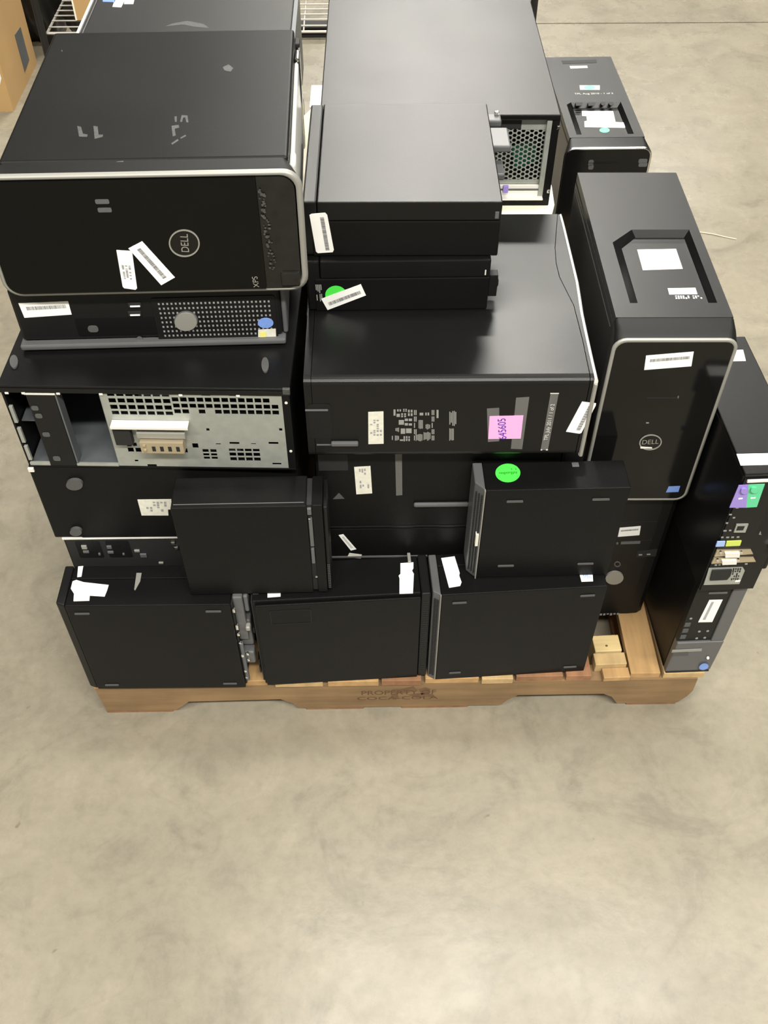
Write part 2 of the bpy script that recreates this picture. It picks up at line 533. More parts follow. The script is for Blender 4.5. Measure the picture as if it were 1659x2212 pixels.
boards = [(-0.561, -0.445, 'wooda'), (-0.438, -0.335, 'woodb'), (-0.327, -0.205, 'wooda'), (-0.196, -0.100, 'woodc'), (-0.090, 0.012, 'wooda'),
          (0.018, 0.098, 'woodb'), (0.106, 0.214, 'wooda'), (0.220, 0.283, 'woodc'), (0.290, 0.384, 'woodb'), (0.391, 0.442, 'woodb'),
          (0.522, 0.582, 'wooda'), (0.589, 0.672, 'woodc')]
for k, (a, b, m) in enumerate(boards):
    e = rnd.uniform(-0.006, 0.004)
    pal.box('deck_board', X(a), X(b), e, PY1 - PY0 - rnd.uniform(0, 0.006), 0.1072, 0.125, m, 0.0012)
for a, b, m in ((-0.558, -0.42, 'woodb'), (-0.14, -0.02, 'woodb'), (0.06, 0.20, 'woodb'), (0.535, 0.64, 'woodb')):
    pal.box('bottom_board', X(a), X(b), 0.005, PY1 - PY0, 0.0, 0.0158, m, 0.001)

# loose wood pieces in the gap between two deck boards
t = Thing('wood_block', 'pale pine block with a nail hole, beside the front row of computers', 'wood block', (0.461, 1.118, 0.0, 0.04, 0.056, 0.040, 0.116))
b = t.box('block', 0, t.w, 0, t.d, 0, t.h, 'woodp', 0.002)
t.prism('nail_hole', 'T', [(0.026 + 0.003 * math.cos(k), 0.013 + 0.0025 * math.sin(k)) for k in (0, 1, 2, 3, 4, 5)], 0, 0.0004, 'nailhole')
t = Thing('wood_offcut', 'stepped tan wood offcut wedged at the pallet front edge', 'wood offcut', (0.452, 1.0535, 0.1095, 0.03, 0.064, 0.048, 0.026))
t.box('upper_piece', 0.0, t.w, 0.020, t.d, 0.0, 0.026, 'woodc', 0.0015)
t.box('lower_piece', 0.014, t.w + 0.004, -0.004, 0.0195, 0.0, 0.014, 'wooda', 0.0015)

# ------------------------------------------------------------------ shared builders
def round_body(t, name='case_body', x0=0.0, x1=None, y0=0.0, y1=None, z0=0.0, z1=None, m='paint', bev=0.0025):
    return t.box(name, x0, t.w if x1 is None else x1, y0, t.d if y1 is None else y1, z0, t.h if z1 is None else z1, m, bev)

def pads(t, spots, m='rubber'):
    for (u0, v0, u1, v1) in spots:
        x0, z0 = t.px('F', u0, v0)
        x1, z1 = t.px('F', u1, v1)
        zc = (z0 + z1) / 2
        t.prism('rubber_pad', 'F', round_rect(x0, x1, zc - 0.0019, zc + 0.0019, 0.0016, 3), 0, 0.002, m)

def holes_strip(t, name, face, a0, a1, b0, b1, na, nb, m='dark', lev=None, o=0.0004, fillw=0.55):
    """many tiny vent perforations in one part"""
    rects = []
    for i in range(na):
        for j in range(nb):
            ca = a0 + (a1 - a0) * (i + 0.5) / na
            cb = b0 + (b1 - b0) * (j + 0.5) / nb
            ha, hb = (a1 - a0) / na * fillw / 2, (b1 - b0) / nb * fillw / 2
            rects.append(((ca - ha, cb - hb), (ca + ha, cb - hb), (ca + ha, cb + hb), (ca - ha, cb + hb)))
    ob = t.quads(name, face, rects, o, m, lev)
    ob['kind'] = 'stuff'
    return ob

def oval_badge(t, face, c, ru, rv, body, base0, base1, lev=None, rot=0.0, frac=0.82):
    outer = t.ellipse(face, c, ru, rv, 36, lev, rot)
    inner = t.ellipse(face, c, ru * frac, rv * frac, 36, lev, rot)
    plate = t.prism('badge', face, outer, 0, 0.0008, 'gloss', lev)
    t.ring('badge_ring', face, outer, inner, 0.0002, 0.0020, 'silver', lev, plate)
    t.text('badge_lettering', face, body, base0, base1, 'silver', lev, plate, 0.0014, 1.15)
    return plate

def plain_tower(label, box, group=None, front='right'):
    """closed tower case lying on its side, front bezel at one end"""
    t = Thing('tower_computer', label, 'computer', box, group)
    bz = 0.035
    if front == 'right':
        t.box('case_body', 0, t.w - bz - 0.001, 0, t.d, 0, t.h, 'paint', 0.003)
        t.box('front_bezel', t.w - bz, t.w, 0.001, t.d - 0.001, 0.001, t.h - 0.001, 'plastic', 0.006)
    else:
        t.box('case_body', bz + 0.001, t.w, 0, t.d, 0, t.h, 'paint', 0.003)
        t.box('front_bezel', 0, bz, 0.001, t.d - 0.001, 0.001, t.h - 0.001, 'plastic', 0.006)
    t.box('side_seam', 0.03, t.w - 0.05, 0.03, t.d - 0.03, t.h - 0.002, t.h + 0.0004, 'paint_smooth')
    return t

# ------------------------------------------------------------------ front row: three small computers standing on edge
t = Thing('small_computer', 'black small computer at the left of the bottom row, with a torn white label', 'computer', (-0.547, 1.041, ZD, -0.005, 0.294, 0.092, 0.278), 'small computers standing along the pallet front')
G1 = t
t.box('case_base', 0, t.w, 0.0, 0.061, 0, t.h, 'paint', 0.002)
t.box('case_cover', 0, t.w, 0.0618, t.d, 0, t.h - 0.0006, 'paint', 0.0015)
bm = bmesh.new()
bm_box(bm, -0.017, -0.0005, 0.001, t.d, 0.0, t.h + 0.001)
for v in bm.verts:
    if v.co.x < -0.01 and v.co.y < 0.01:
        v.co.y += 0.006
bevel_all(bm, 0.003)
link('front_bezel', bm, M['plastic'], t.o)
pads(t, [(161, 1325, 194, 1325), (444, 1320, 478, 1320), (227, 1479, 257, 1479), (482, 1476, 512, 1476)])
t.stick('torn_label', 'T', [(157, 1256), (165, 1253), (181, 1258), (235, 1264), (231, 1277), (226, 1289), (194, 1287), (193, 1298), (159, 1299), (160, 1283), (153, 1272)], 'label')
t.stick('small_label', 'T', [(169, 1224), (180, 1223), (176, 1246), (167, 1247)], 'label')
t.stick('silver_tag', 'T', [(295, 1238), (306, 1238), (303, 1256), (292, 1276), (290, 1274)], 'silver')
w = t.w
t.box('rear_panel', w, w + 0.003, 0.006, t.d - 0.004, 0.006, t.h - 0.006, 'dark', 0.0008)
t.box('cable_latch', w + 0.003, w + 0.021, 0.012, 0.026, 0.150, t.h + 0.004, 'graphite', 0.003)
t.box('latch_guide', w + 0.0215, w + 0.030, 0.016, 0.045, t.h - 0.044, t.h + 0.002, 'graphite', 0.003)
t.box('power_socket', w + 0.003, w + 0.027, 0.020, 0.058, 0.120, 0.200, 'graphite', 0.004)
t.box('video_port', w + 0.019, w + 0.028, 0.004, 0.018, 0.188, 0.200, 'silver', 0.003)
t.box('video_port', w + 0.003, w + 0.027, 0.008, 0.030, 0.075, 0.112, 'graphite', 0.004)
for zz, hh in ((0.250, 0.012), (0.196, 0.016), (0.176, 0.010), (0.150, 0.006), (0.105, 0.010), (0.052, 0.008), (0.030, 0.006)):
    t.box('port_screw', w + 0.002, w + 0.0075, 0.001, 0.007, zz, zz + hh, 'chrome', 0.002)
for zz in (0.110, 0.090):
    t.box('port_screw', w + 0.012, w + 0.0175, 0.002, 0.008, zz, zz + 0.008, 'chrome', 0.002)
t.box('expansion_bracket', w + 0.003, w + 0.010, 0.002, 0.010, 0.022, 0.150, 'steel_dark', 0.002)

t = Thing('small_computer', 'black small computer in the middle of the bottom row, with a raised lid seam', 'computer', (-0.214, 1.042, ZD, 0.048, 0.322, 0.092, 0.275), 'small computers standing along the pallet front')
G2 = t
t.box('case_base', 0, t.w - 0.018, 0.006, t.d, 0, t.h, 'paint', 0.002)
t.box('side_cover', 0.004, t.w - 0.018, 0.0, 0.0055, 0.002, t.h - 0.008, 'paint', 0.002)
t.box('front_bezel', t.w - 0.0172, t.w, 0.002, t.d + 0.003, 0.002, t.h + 0.0005, 'plastic', 0.003)
holes_strip(t, 'bezel_vents', 'F', t.w - 0.014, t.w - 0.004, 0.02, t.h - 0.02, 2, 34, 'dark', lev=0.002)
x0, z0 = t.px('F', 582, 1320); x1, z1 = t.px('F', 674, 1345)
t.ring('embossed_frame', 'F', round_rect(x0, x1, z1, z0, 0.003), round_rect(x0 + 0.0015, x1 - 0.0015, z1 + 0.0015, z0 - 0.0015, 0.002), 0, 0.0006, 'paint_smooth')
t.stick('torn_label', 'T', [(865, 1217), (893, 1215), (893, 1228), (890, 1233), (894, 1240), (892, 1282), (863, 1283), (863, 1250), (861, 1244), (865, 1240)], 'label')
t.stick('barcode_tag', 'T', [(578, 1276), (606, 1275), (606, 1289), (578, 1291)], 'label')
t.box('latch_tab', t.w - 0.036, t.w - 0.030, 0.075, 0.096, t.h, t.h + 0.006, 'silver', 0.001)
t.box('cable_latch', 0.001, 0.012, 0.020, 0.060, t.h, t.h + 0.004, 'dark', 0.001)
t.box('rear_panel', -0.003, 0.0, 0.008, t.d - 0.004, 0.010, t.h - 0.004, 'dark', 0.001)
for z in (0.035, 0.062, 0.17):
    t.box('rear_hook', -0.008, -0.004, 0.010, 0.034, z, z + 0.016, 'plastic', 0.002)

t = Thing('small_computer', 'black small computer at the right of the bottom row, grilled bezel facing left', 'computer', (0.111, 1.050, ZD, 0.051, 0.317, 0.095, 0.282), 'small computers standing along the pallet front')
G3 = t
t.box('case_base', 0.0145, t.w, 0.0, 0.066, 0, t.h, 'paint', 0.002)
t.box('case_cover', 0.0145, t.w, 0.0668, t.d, 0, t.h - 0.0006, 'paint', 0.0015)
bm = bmesh.new()
bm_box(bm, 0.0, 0.014, 0.0, t.d, 0.0, t.h + 0.0005)
for v in bm.verts:
    if v.co.x < 0.005 and v.co.y < 0.01:
        v.co.y += 0.010
bevel_all(bm, 0.002)
link('front_bezel', bm, M['graphite'], t.o)
bm = bmesh.new()
for k in range(44):
    z = 0.015 + k * (t.h - 0.03) / 44
    bm_box(bm, 0.0022, 0.0062, 0.0045, 0.0075, z, z + 0.0035)
    bm_box(bm, 0.0070, 0.0110, 0.0015, 0.0045, z, z + 0.0035)
o = link('bezel_vents', bm, M['dark'], t.o); o['kind'] = 'stuff'
t.box('bezel_edge', 0.0125, 0.0145, -0.0018, 0.002, 0.004, t.h + 0.001, 'silver', 0.0006)
pads(t, [(977, 1302, 1008, 1301), (1253, 1287, 1285, 1285), (970, 1453, 995, 1452), (1217, 1441, 1245, 1439)])
t.stick('torn_label', 'T', [(953, 1206), (982, 1202), (993, 1238), (992, 1244), (997, 1258), (994, 1266), (970, 1270)], 'label')
t.stick('service_tag', 'T', [(1252, 1241), (1280, 1239), (1281, 1256), (1256, 1257)], 'label', 0.0007)
t.dashes('tag_print', 'T', [(1259, 1243), (1278, 1242), (1279, 1250), (1262, 1252)], 5, 3, 'sky', 3, off=0.001)

# ------------------------------------------------------------------ second row: two ultra small computers standing on the front row
t = Thing('ultra_small_computer', 'black ultra small computer standing across the left two of the bottom row', 'computer', (-0.324, 1.060, 0.4055, 0.008, 0.246, 0.070, 0.232), 'ultra small computers on the front row')
E_ = t
t.box('case_base', 0.0, 0.220, 0.0, t.d, 0, t.h, 'paint', 0.002)
t.box('side_cover', 0.2285, t.w - 0.0005, 0.001, t.d - 0.001, 0.0, t.h, 'paint', 0.002)
t.box('rear_frame', 0.2195, 0.229, 0.006, t.d - 0.004, 0.002, t.h - 0.003, 'dark')
for (v0, v1, xx, wd) in ((1101, 1114, 0.2205, 0.007), (1122, 1182, 0.2215, 0.0062), (1188, 1219, 0.2215, 0.0058)):
    z1 = t.px('F', 675, v0)[1]; z0 = t.px('F', 675, v1)[1]
    t.box('metal_strip', xx, xx + wd, 0.0012, 0.0062, z0, z1, 'graphite', 0.0008)
t.box('front_bezel', t.w, t.w + 0.007, 0.006, t.d, 0.002, t.h - 0.010, 'plastic', 0.002)
holes_strip(t, 'bezel_vents', 'F', t.w + 0.001, t.w + 0.0062, 0.006, 0.075, 2, 14, 'graphite', lev=0.006)
t.box('lid_ridge', 0.004, t.w - 0.03, 0.008, 0.0095, t.h, t.h + 0.0006, 'graphite')
for k, (a, b) in enumerate(((0.222, 0.20), (0.226, 0.045))):
    t.box('case_screw', a - 0.0005, a + 0.0035, -0.0015, 0.002, b, b + 0.004, 'chrome', 0.001)

t = Thing('ultra_small_computer', 'black ultra small computer with a round green sticker on its top', 'computer', (0.190, 1.088, 0.4085, 0.013, 0.240, 0.065, 0.232), 'ultra small computers on the front row')
HB = t
t.box('case_base', 0.0, t.w, 0.0, t.d, 0, t.h, 'paint', 0.002)
bm = bmesh.new()
bm_box(bm, -0.021, -0.0008, 0.0, t.d - 0.002, 0.0, t.h + 0.003)
for v in bm.verts:
    if v.co.x < -0.01 and v.co.y < 0.01:
        v.co.y += 0.018
    if v.co.x < -0.01:
        v.co.x += 0.004
bevel_all(bm, 0.002)
link('front_bezel', bm, M['graphite'], t.o)
bm = bmesh.new()
for k in range(40):
    z = 0.012 + k * (t.h - 0.024) / 40
    for q in range(3):
        xa = -0.0150 + q * 0.0042
        ya = 0.0165 - (xa + 0.017) * 1.07 - 0.001
        bm_box(bm, xa, xa + 0.0026, ya - 0.002, ya, z, z + 0.0032)
o = link('bezel_vents', bm, M['dark'], t.o); o['kind'] = 'stuff'
t.box('bezel_edge', -0.0025, -0.0003, -0.0022, 0.003, 0.0, t.h + 0.002, 'silver', 0.0006)
t.prism('bezel_sticker', 'F', [(-0.0085, 0.092), (-0.0035, 0.092), (-0.0035, 0.122), (-0.0085, 0.122)], -0.0075, 0.0012, 'label_dirty')
pads(t, [(1094, 1083, 1130, 1082), (1279, 1079, 1317, 1077), (1075, 1222, 1110, 1221), (1247, 1218, 1282, 1216)])
g = t.prism('round_sticker', 'T', t.ellipse('T', (1097, 1022), 27, 20), 0, 0.0006, 'green')
t.dashes('sticker_print', 'T', [(1098, 1013), (1116, 1012), (1117, 1018), (1099, 1018)], 6, 1, 'green_ink', 2, parent=g, off=0.0009)
t.dashes('sticker_print', 'T', [(1078, 1021), (1118, 1019), (1118, 1025), (1079, 1027)], 11, 1, 'green_ink', 4, parent=g, off=0.0009, fill=0.95)
t.box('top_latch', 0.15, 0.162, 0.050, 0.060, t.h, t.h + 0.002, 'graphite', 0.0008)

# ------------------------------------------------------------------ left stack, from the pallet up
plain_tower('black tower case lying at the very bottom of the left stack', (-0.557, 1.152, ZD, 0, 0.44, 0.42, 0.168), 'cases at the bottom of the stacks')
t = Thing('tower_computer', 'black tower case with a silver top edge and rear ports, low in left stack', 'computer', (-0.559, 1.150, 0.2935, 0.0, 0.44, 0.42, 0.169))
FT = t
t.box('case_body', 0, t.w, 0.004, t.d, 0, t.h, 'paint', 0.002)
t.box('rear_panel', 0.004, t.w - 0.004, 0.0015, 0.004, 0.004, t.h - 0.009, 'dark')
t.box('silver_edge', 0.0, 0.262, -0.001, 0.004, t.h - 0.0045, t.h + 0.0004, 'bright', 0.0008)
for (u, v, a, b, m) in ((182, 1182, 0.010, 0.010, 'silver'), (186, 1192, 0.011, 0.006, 'graphite'), (236, 1182, 0.009, 0.008, 'graphite'), (239, 1193, 0.011, 0.006, 'graphite'),
                        (215, 1197, 0.004, 0.006, 'graphite'), (267, 1197, 0.004, 0.005, 'graphite'), (296, 1190, 0.010, 0.006, 'silver'), (310, 1200, 0.012, 0.010, 'steel_dark'), (348, 1216, 0.009, 0.005, 'silver')):
    x, z = t.px('F', u, v)
    t.box('rear_port', x - a / 2, x + a / 2, -0.0015, 0.002, z - b / 2, z + b / 2, m, 0.001)
for (u, v) in ((374, 1172), (381, 1182)):
    x, z = t.px('F', u, v)
    t.box('case_screw', x - 0.004, x + 0.004, -0.003, 0.002, z - 0.004, z + 0.004, 'chrome', 0.0015)
t.prism('port_bay', 'F', round_rect(0.02, 0.065, 0.110, 0.158, 0.004), -0.0015, 0.0008, 'plastic', lev=0.002)
t.prism('port_bay', 'F', round_rect(0.075, 0.118, 0.110, 0.158, 0.004), -0.0015, 0.0008, 'plastic', lev=0.002)

t = Thing('tower_computer', 'black tower case with two round grey feet, under the opened chassis', 'computer', (-0.571, 1.150, 0.4635, -0.004, 0.450, 0.42, 0.183))
DT = t
t.box('case_body', 0, t.w, 0, t.d, 0, t.h, 'paint', 0.003)
t.box('side_lip', 0.05, t.w - 0.05, -0.0008, 0.001, 0.001, 0.004, 'paint_smooth')
for (u, v, a, b) in ((162, 1043, 18, 11), (165, 1145, 13, 8)):
    t.prism('round_foot', 'F', t.ellipse('F', (u, v), a, b, 18), 0, 0.006, 'rubber')
lab = t.stick('paper_label', 'F', [(297, 1079), (370, 1078), (371, 1100), (363, 1100), (364, 1113), (306, 1113)], 'label_dirty')
t.dashes('label_print', 'F', [(306, 1083), (362, 1083), (364, 1104), (310, 1106)], 7, 4, 'ink_soft', 5, parent=lab, off=0.001, fill=0.6)
t.box('corner_screw', 0.000, 0.010, -0.003, 0.002, t.h - 0.010, t.h - 0.001, 'bright', 0.001)

# opened chassis (bezel removed) with the punched steel front
t = Thing('opened_chassis', 'opened computer chassis with bare punched steel front and empty drive bays', 'computer', (-0.568, 1.150, 0.6475, -0.036, 0.446, 0.42, 0.177))
C_ = t
z3 = lambda x, y: (x / 2.37, 680 + y / 2.37)
W_, D_, H_ = t.w, t.d, t.h
t.box('top_panel', -0.002, W_ + 0.001, 0.0, D_, H_ - 0.004, H_ + 0.0005, 'paint_smooth', 0.0012)
t.box('top_lip', -0.002, W_ + 0.001, -0.001, 0.002, H_ - 0.013, H_ - 0.0042, 'paint_smooth', 0.0006)
t.box('bottom_panel', 0.0, W_, 0.0, D_, 0.0, 0.004, 'paint', 0.001)
t.box('rear_panel', 0.002, W_ - 0.002, D_ - 0.004, D_ - 0.001, 0.004, H_ - 0.004, 'paint')
t.box('side_panel', W_ - 0.012, W_, 0.0, D_, 0.0042, H_ - 0.0132, 'paint', 0.001)
t.box('side_panel', 0.0, 0.004, 0.001, D_, 0.0042, H_ - 0.0132, 'paint', 0.001)
for z in (0.150, 0.045):
    t.prism('rivet', 'F', [(W_ - 0.006 + 0.0025 * math.cos(k * 0.785), z + 0.0025 * math.sin(k * 0.785)) for k in range(8)], 0, 0.001, 'bright')
xp0 = t.px('F', *z3(505, 405))[0]
xp1 = W_ - 0.0125
def col(x, y): return t.px('F', *z3(x, y))[0]
def row(y, x=900): return t.px('F', *z3(x, y))[1]
holes = []
c0 = col(556, 443); pit = (col(834, 443) - c0) / 6
rows_ul = [(404, 421), (431, 454), (464, 487), (495, 514)]
for i in range(7):
    for (a, b) in rows_ul:
        holes.append((c0 + i * pit, c0 + i * pit + pit * 0.80, row(b, 700), row(a, 700)))
c1 = col(880, 440); pr = (col(1345, 440) - c1) / 11
for i in range(12):
    holes.append((c1 + i * pr, c1 + i * pr + pr * 0.80, row(450, 1100), row(427, 1100)))
for i in range(13):
    holes.append((c1 + i * pr, c1 + i * pr + pr * 0.80, row(481, 1100), row(459, 1100)))
for i in [0, 1, 3] + list(range(5, 14)):
    if c1 + i * pr + pr * 0.8 < xp1 - 0.001:
        holes.append((c1 + i * pr, c1 + i * pr + pr * 0.80, row(510, 1100), row(488, 1100)))
for (a, b, c, d) in ((660, 400, 700, 413), (1030, 401, 1075, 416), (1172, 407, 1205, 417), (1310, 407, 1345, 417), (1392, 400, 1440, 413),
                     (1105, 660, 1130, 667), (1175, 653, 1225, 665), (1285, 660, 1310, 666), (1375, 653, 1425, 665), (1056, 583, 1072, 597), (1429, 583, 1445, 597),
                     (755, 767, 802, 777), (1395, 760, 1440, 770), (690, 744, 708, 754), (648, 656, 672, 675), (680, 656, 700, 675), (985, 660, 1015, 684)):
    holes.append(t.hole('F', *z3(a, b), *z3(c, d)))
c2 = col(655, 694)
for i in range(8):
    holes.append((c2 + i * pr * 0.98, c2 + i * pr * 0.98 + pr * 0.74, row(706, 800), row(684, 800)))
for i in (0, 1):
    for (a, b) in ((690, 706), (711, 724), (728, 741)):
        x = col(1040, 715) + i * pr
        holes.append((x, x + pr * 0.78, row(b, 1070), row(a, 1070)))
for i, k in ((0, 3), (1, 3), (2, 3), (3, 3)):
    for (a, b) in ((688, 702), (708, 726), (732, 750)):
        x = col(1175, 715) + i * pr * 1.02
        holes.append((x, x + pr * 0.84, row(b, 1260), row(a, 1260)))
t.plate('front_plate', 'F', xp0, xp1, 0.0045, H_ - 0.0135, holes, -0.002, 0.0012, 'steel')
t.box('inner_cage', xp0 + 0.002, xp1, 0.050, 0.056, 0.006, H_ - 0.014, 'dark')
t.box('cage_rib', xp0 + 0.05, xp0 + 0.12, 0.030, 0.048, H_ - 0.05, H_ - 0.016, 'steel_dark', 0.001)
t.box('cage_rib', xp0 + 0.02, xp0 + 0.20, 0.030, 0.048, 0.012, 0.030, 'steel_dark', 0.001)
# bright folded flange and connectors
x0, z0 = t.px('F', *z3(576, 552)); x1, z1 = t.px('F', *z3(965, 531))
t.box('folded_flange', x0, x1, -0.016, 0.0005, z0 + 0.004, z0 + 0.0055, 'bright', 0.0004)
t.box('flange_face', x0, x1, -0.0165, -0.0155, z0 + 0.001, z0 + 0.0055, 'bright')
x0, z0 = t.px('F', *z3(600, 648)); x1, z1 = t.px('F', *z3(668, 566))
t.box('power_button_block', x0, x1, -0.010, 0.002, z0, z1, 'dark', 0.002)
x0, z0 = t.px('F', *z3(712, 612)); x1, z1 = t.px('F', *z3(950, 575))
t.box('port_bracket', x0, x1, -0.013, 0.002, z0 + 0.003, z1 - 0.002, 'silver', 0.001)
x0, z0 = t.px('F', *z3(738, 668)); x1, z1 = t.px('F', *z3(945, 613))
usb = t.box('port_cluster', x0, x1, -0.020, 0.0, z0 + 0.001, z1 + 0.0, 'brass', 0.001)
for k in range(4):
    xa = x0 + (x1 - x0) * (0.27 + 0.185 * k)
    t.box('usb_slot', xa, xa + 0.0055, -0.0206, -0.019, z0 + 0.007, z0 + 0.017, 'dark', parent=usb)
for k in (0.006, 0.016):
    t.box('audio_jack', x0 + 0.004, x0 + 0.010, -0.0225, -0.019, z0 + k, z0 + k + 0.006, 'brass', 0.002, usb)
# drive bays on the left
xs0, xs1 = col(198, 595), col(338, 595)
t.box('bay_strut', xs0, xs1, -0.001, 0.006, 0.0045, H_ - 0.0135, 'plastic', 0.001)
for (u, v, a, b) in ((180, 475, 0.011, 0.009), (200, 515, 0.011, 0.009), (238, 610, 0.012, 0.009), (292, 733, 0.012, 0.010)):
    x, z = t.px('F', *z3(u, v))
    t.prism('strut_clip', 'F', round_rect(x - a / 2, x + a / 2, z - b / 2, z + b / 2, 0.003, 3), 0.001, 0.002, 'rubber')
t.box('strut_cap', xs0 - 0.002, xs1 + 0.002, -0.0015, 0.004, H_ - 0.0165, H_ - 0.0133, 'bright')
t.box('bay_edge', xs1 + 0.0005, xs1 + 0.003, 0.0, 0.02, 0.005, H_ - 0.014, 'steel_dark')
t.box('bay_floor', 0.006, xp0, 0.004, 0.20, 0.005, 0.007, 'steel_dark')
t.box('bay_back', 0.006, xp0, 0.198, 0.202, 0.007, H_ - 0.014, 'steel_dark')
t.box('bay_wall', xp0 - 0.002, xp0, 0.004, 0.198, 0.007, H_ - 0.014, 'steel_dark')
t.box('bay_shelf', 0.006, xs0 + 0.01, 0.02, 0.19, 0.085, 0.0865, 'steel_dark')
t.box('bottom_flange', 0.004, xs0, -0.001, 0.004, 0.0043, 0.010, 'steel', 0.0005)
t.box('bottom_flange', xs1, xp0, -0.001, 0.004, 0.0043, 0.009, 'steel', 0.0005)
for (z0, z1) in ((0.016, 0.048), (0.056, 0.088), (0.100, 0.135)):
    t.box('side_flange', 0.0042, 0.0100, -0.001, 0.004, z0, z1, 'steel', 0.0005)
t.prism('panel_foot', 'T', t.ellipse('T', (31, 784), 9, 14, 16), 0, 0.0035, 'rubber')
t.prism('panel_foot', 'T', t.ellipse('T', (573, 791), 8, 16, 16), 0, 0.0035, 'rubber')
for u in (12, 48, 125, 217, 389, 513):
    x = t.px('F', u, 846 if u > 100 else 840)[0]
    t.box('lip_rivet', x - 0.003, x + 0.003, -0.0022, -0.0008, H_ - 0.0155, H_ - 0.0115, 'bright', 0.0008)
t.box('worn_corner', W_ - 0.010, W_ + 0.0014, -0.0014, 0.004, H_ - 0.010, H_ + 0.0009, 'scuff', 0.001)

# desktop computer on the opened chassis
t = Thing('desktop_computer', 'black desktop computer with perforated front and silver oval button', 'computer', (-0.549, 1.2335, 0.8285, 0.025, 0.418, 0.345, 0.111))
B_ = t
W_, D_, H_ = t.w, t.d, t.h
t.box('case_body', 0.006, W_ - 0.004, 0.030, D_, 0.002, H_, 'paint', 0.003)
t.box('front_bezel', 0.004, W_ - 0.004, 0.004, 0.030, 0.012, H_ - 0.003, 'plastic', 0.005)
bm = bmesh.new()
bm_box(bm, 0.0, W_, -0.006, 0.032, 0.0, 0.010)
bevel_all(bm, 0.003)
link('base_strip', bm, M['graphite'], t.o)
L4 = 0.004
z2 = lambda x, y: (x / 2.37, 350 + y / 2.37)
a = t.px('F', *z2(770, 705), L4); b = t.px('F', *z2(1450, 905), L4)
gx0, gz1 = t.px('F', *z2(800, 712), L4); gx1, gz0 = t.px('F', *z2(1400, 905), L4)
t.prism('grille_panel', 'F', round_rect(gx0 - 0.008, W_ - 0.012, gz0 - 0.006, min(gz1 + 0.006, H_ - 0.01), 0.004), -0.001, 0.0015, 'plastic', lev=L4)
ob = holes_strip(t, 'grille_dots', 'F', gx0, gx1 + 0.002, gz0, gz1, 27, 9, 'print', lev=L4, o=0.0019, fillw=0.42)
oval = t.prism('power_button', 'F', t.ellipse('F', (402, 691), 24, 19, 30, L4), 0.0, 0.006, 'silver', lev=L4)
t.prism('button_rim', 'F', t.ellipse('F', (402, 691), 26, 21, 30, L4), 0.001, 0.003, 'graphite', lev=L4)
t.barcode('barcode_label', 'F', [(40, 655), (147, 650), (155, 679), (53, 686)], code=(0.12, 0.93, 0.25, 0.5), n=40, lev=L4, line=False, seed=5)
t.prism('optical_drive', 'F', round_rect(*[t.px('F', *z2(150, 0), L4)[0], t.px('F', *z2(620, 0), L4)[0]], t.px('F', *z2(300, 890), L4)[1], t.px('F', *z2(300, 805), L4)[1], 0.002), 0, 0.0015, 'paint_smooth', lev=L4)
x, z = t.px('F', *z2(478, 850), L4)
t.prism('eject_button', 'F', round_rect(x - 0.008, x + 0.008, z - 0.006, z + 0.006, 0.005), 0, 0.003, 'rubber', lev=L4)
for (u, v) in ((690, 730), (690, 775)):
    x, z = t.px('F', *z2(u, v), L4)
    p_ = t.box('usb_port', x - 0.010, x + 0.010, 0.0022, 0.005, z - 0.0045, z + 0.0045, 'dark', 0.0006)
    t.box('usb_tongue', x - 0.007, x + 0.008, 0.0010, 0.004, z - 0.0026, z - 0.0004, 'label', parent=p_)
for (u, v) in ((715, 865), (715, 905)):
    x, z = t.px('F', *z2(u, v), L4)
    t.prism('audio_jack', 'F', [(x + 0.005 * math.cos(k), z + 0.005 * math.sin(k)) for k in [q * 0.628 for q in range(10)]], 0, 0.0014, 'graphite', lev=L4)
t.prism('processor_sticker', 'F', t.ellipse('F', z2(1360, 820), 17, 11, 18, L4), 0.0015, 0.0023, 'blue', lev=L4)
st = t.stick('licence_sticker', 'F', [z2(1322, 855), z2(1412, 850), z2(1414, 900), z2(1322, 900)], 'label_dirty', 0.0008, lev=L4, off=0.0015)
t.stick('sticker_flag', 'F', [z2(1330, 866), z2(1360, 864), z2(1362, 890), z2(1332, 892)], 'yellow', 0.0003, lev=L4, off=0.0025, parent=st)
t.box('side_rail', W_ - 0.0038, W_ + 0.004, 0.008, D_ - 0.01, 0.012, H_ - 0.006, 'graphite', 0.003)

# big tower on its side on top of the left stack
t = Thing('tower_computer', 'scuffed black tower atop the left stack, silver-rimmed glossy front', 'computer', (-0.512, 1.273, 0.9405, 0.022, 0.403, 0.430, 0.183))
A_ = t
W_, D_, H_ = t.w, t.d, t.h
t.box('case_body', 0, W_, 0.001, D_, 0, H_, 'paint_worn', 0.005, seg=3)
FY = -0.056     # front plane of the bezel
bx0, bx1, bz0, bz1 = -0.026, W_ + 0.020, 0.000, H_ + 0.010
back = round_rect(0.0, W_ + 0.001, 0.001, H_ - 0.001, 0.012, 6)
frt = round_rect(bx0, bx1, bz0, bz1, 0.026, 6)
inn = round_rect(bx0 + 0.005, bx1 - 0.0085, bz0 + 0.0045, bz1 - 0.0045, 0.022, 6)
def loft(name, loops, m, capend=False, parent=None, smooth=True):
    bm = bmesh.new()
    R = [[bm.verts.new((p[0], y, p[1])) for p in pts] for pts, y in loops]
    for a, b in zip(R, R[1:]):
        n = len(a)
        for i in range(n):
            bm.faces.new((a[i], a[(i + 1) % n], b[(i + 1) % n], b[i]))
    if capend:
        bm.faces.new(R[-1])
    return link(name, bm, M[m], parent or t.o, smooth)
def mixl(a, b, k): return [((1 - k) * p[0] + k * q[0], (1 - k) * p[1] + k * q[1]) for p, q in zip(a, b)]
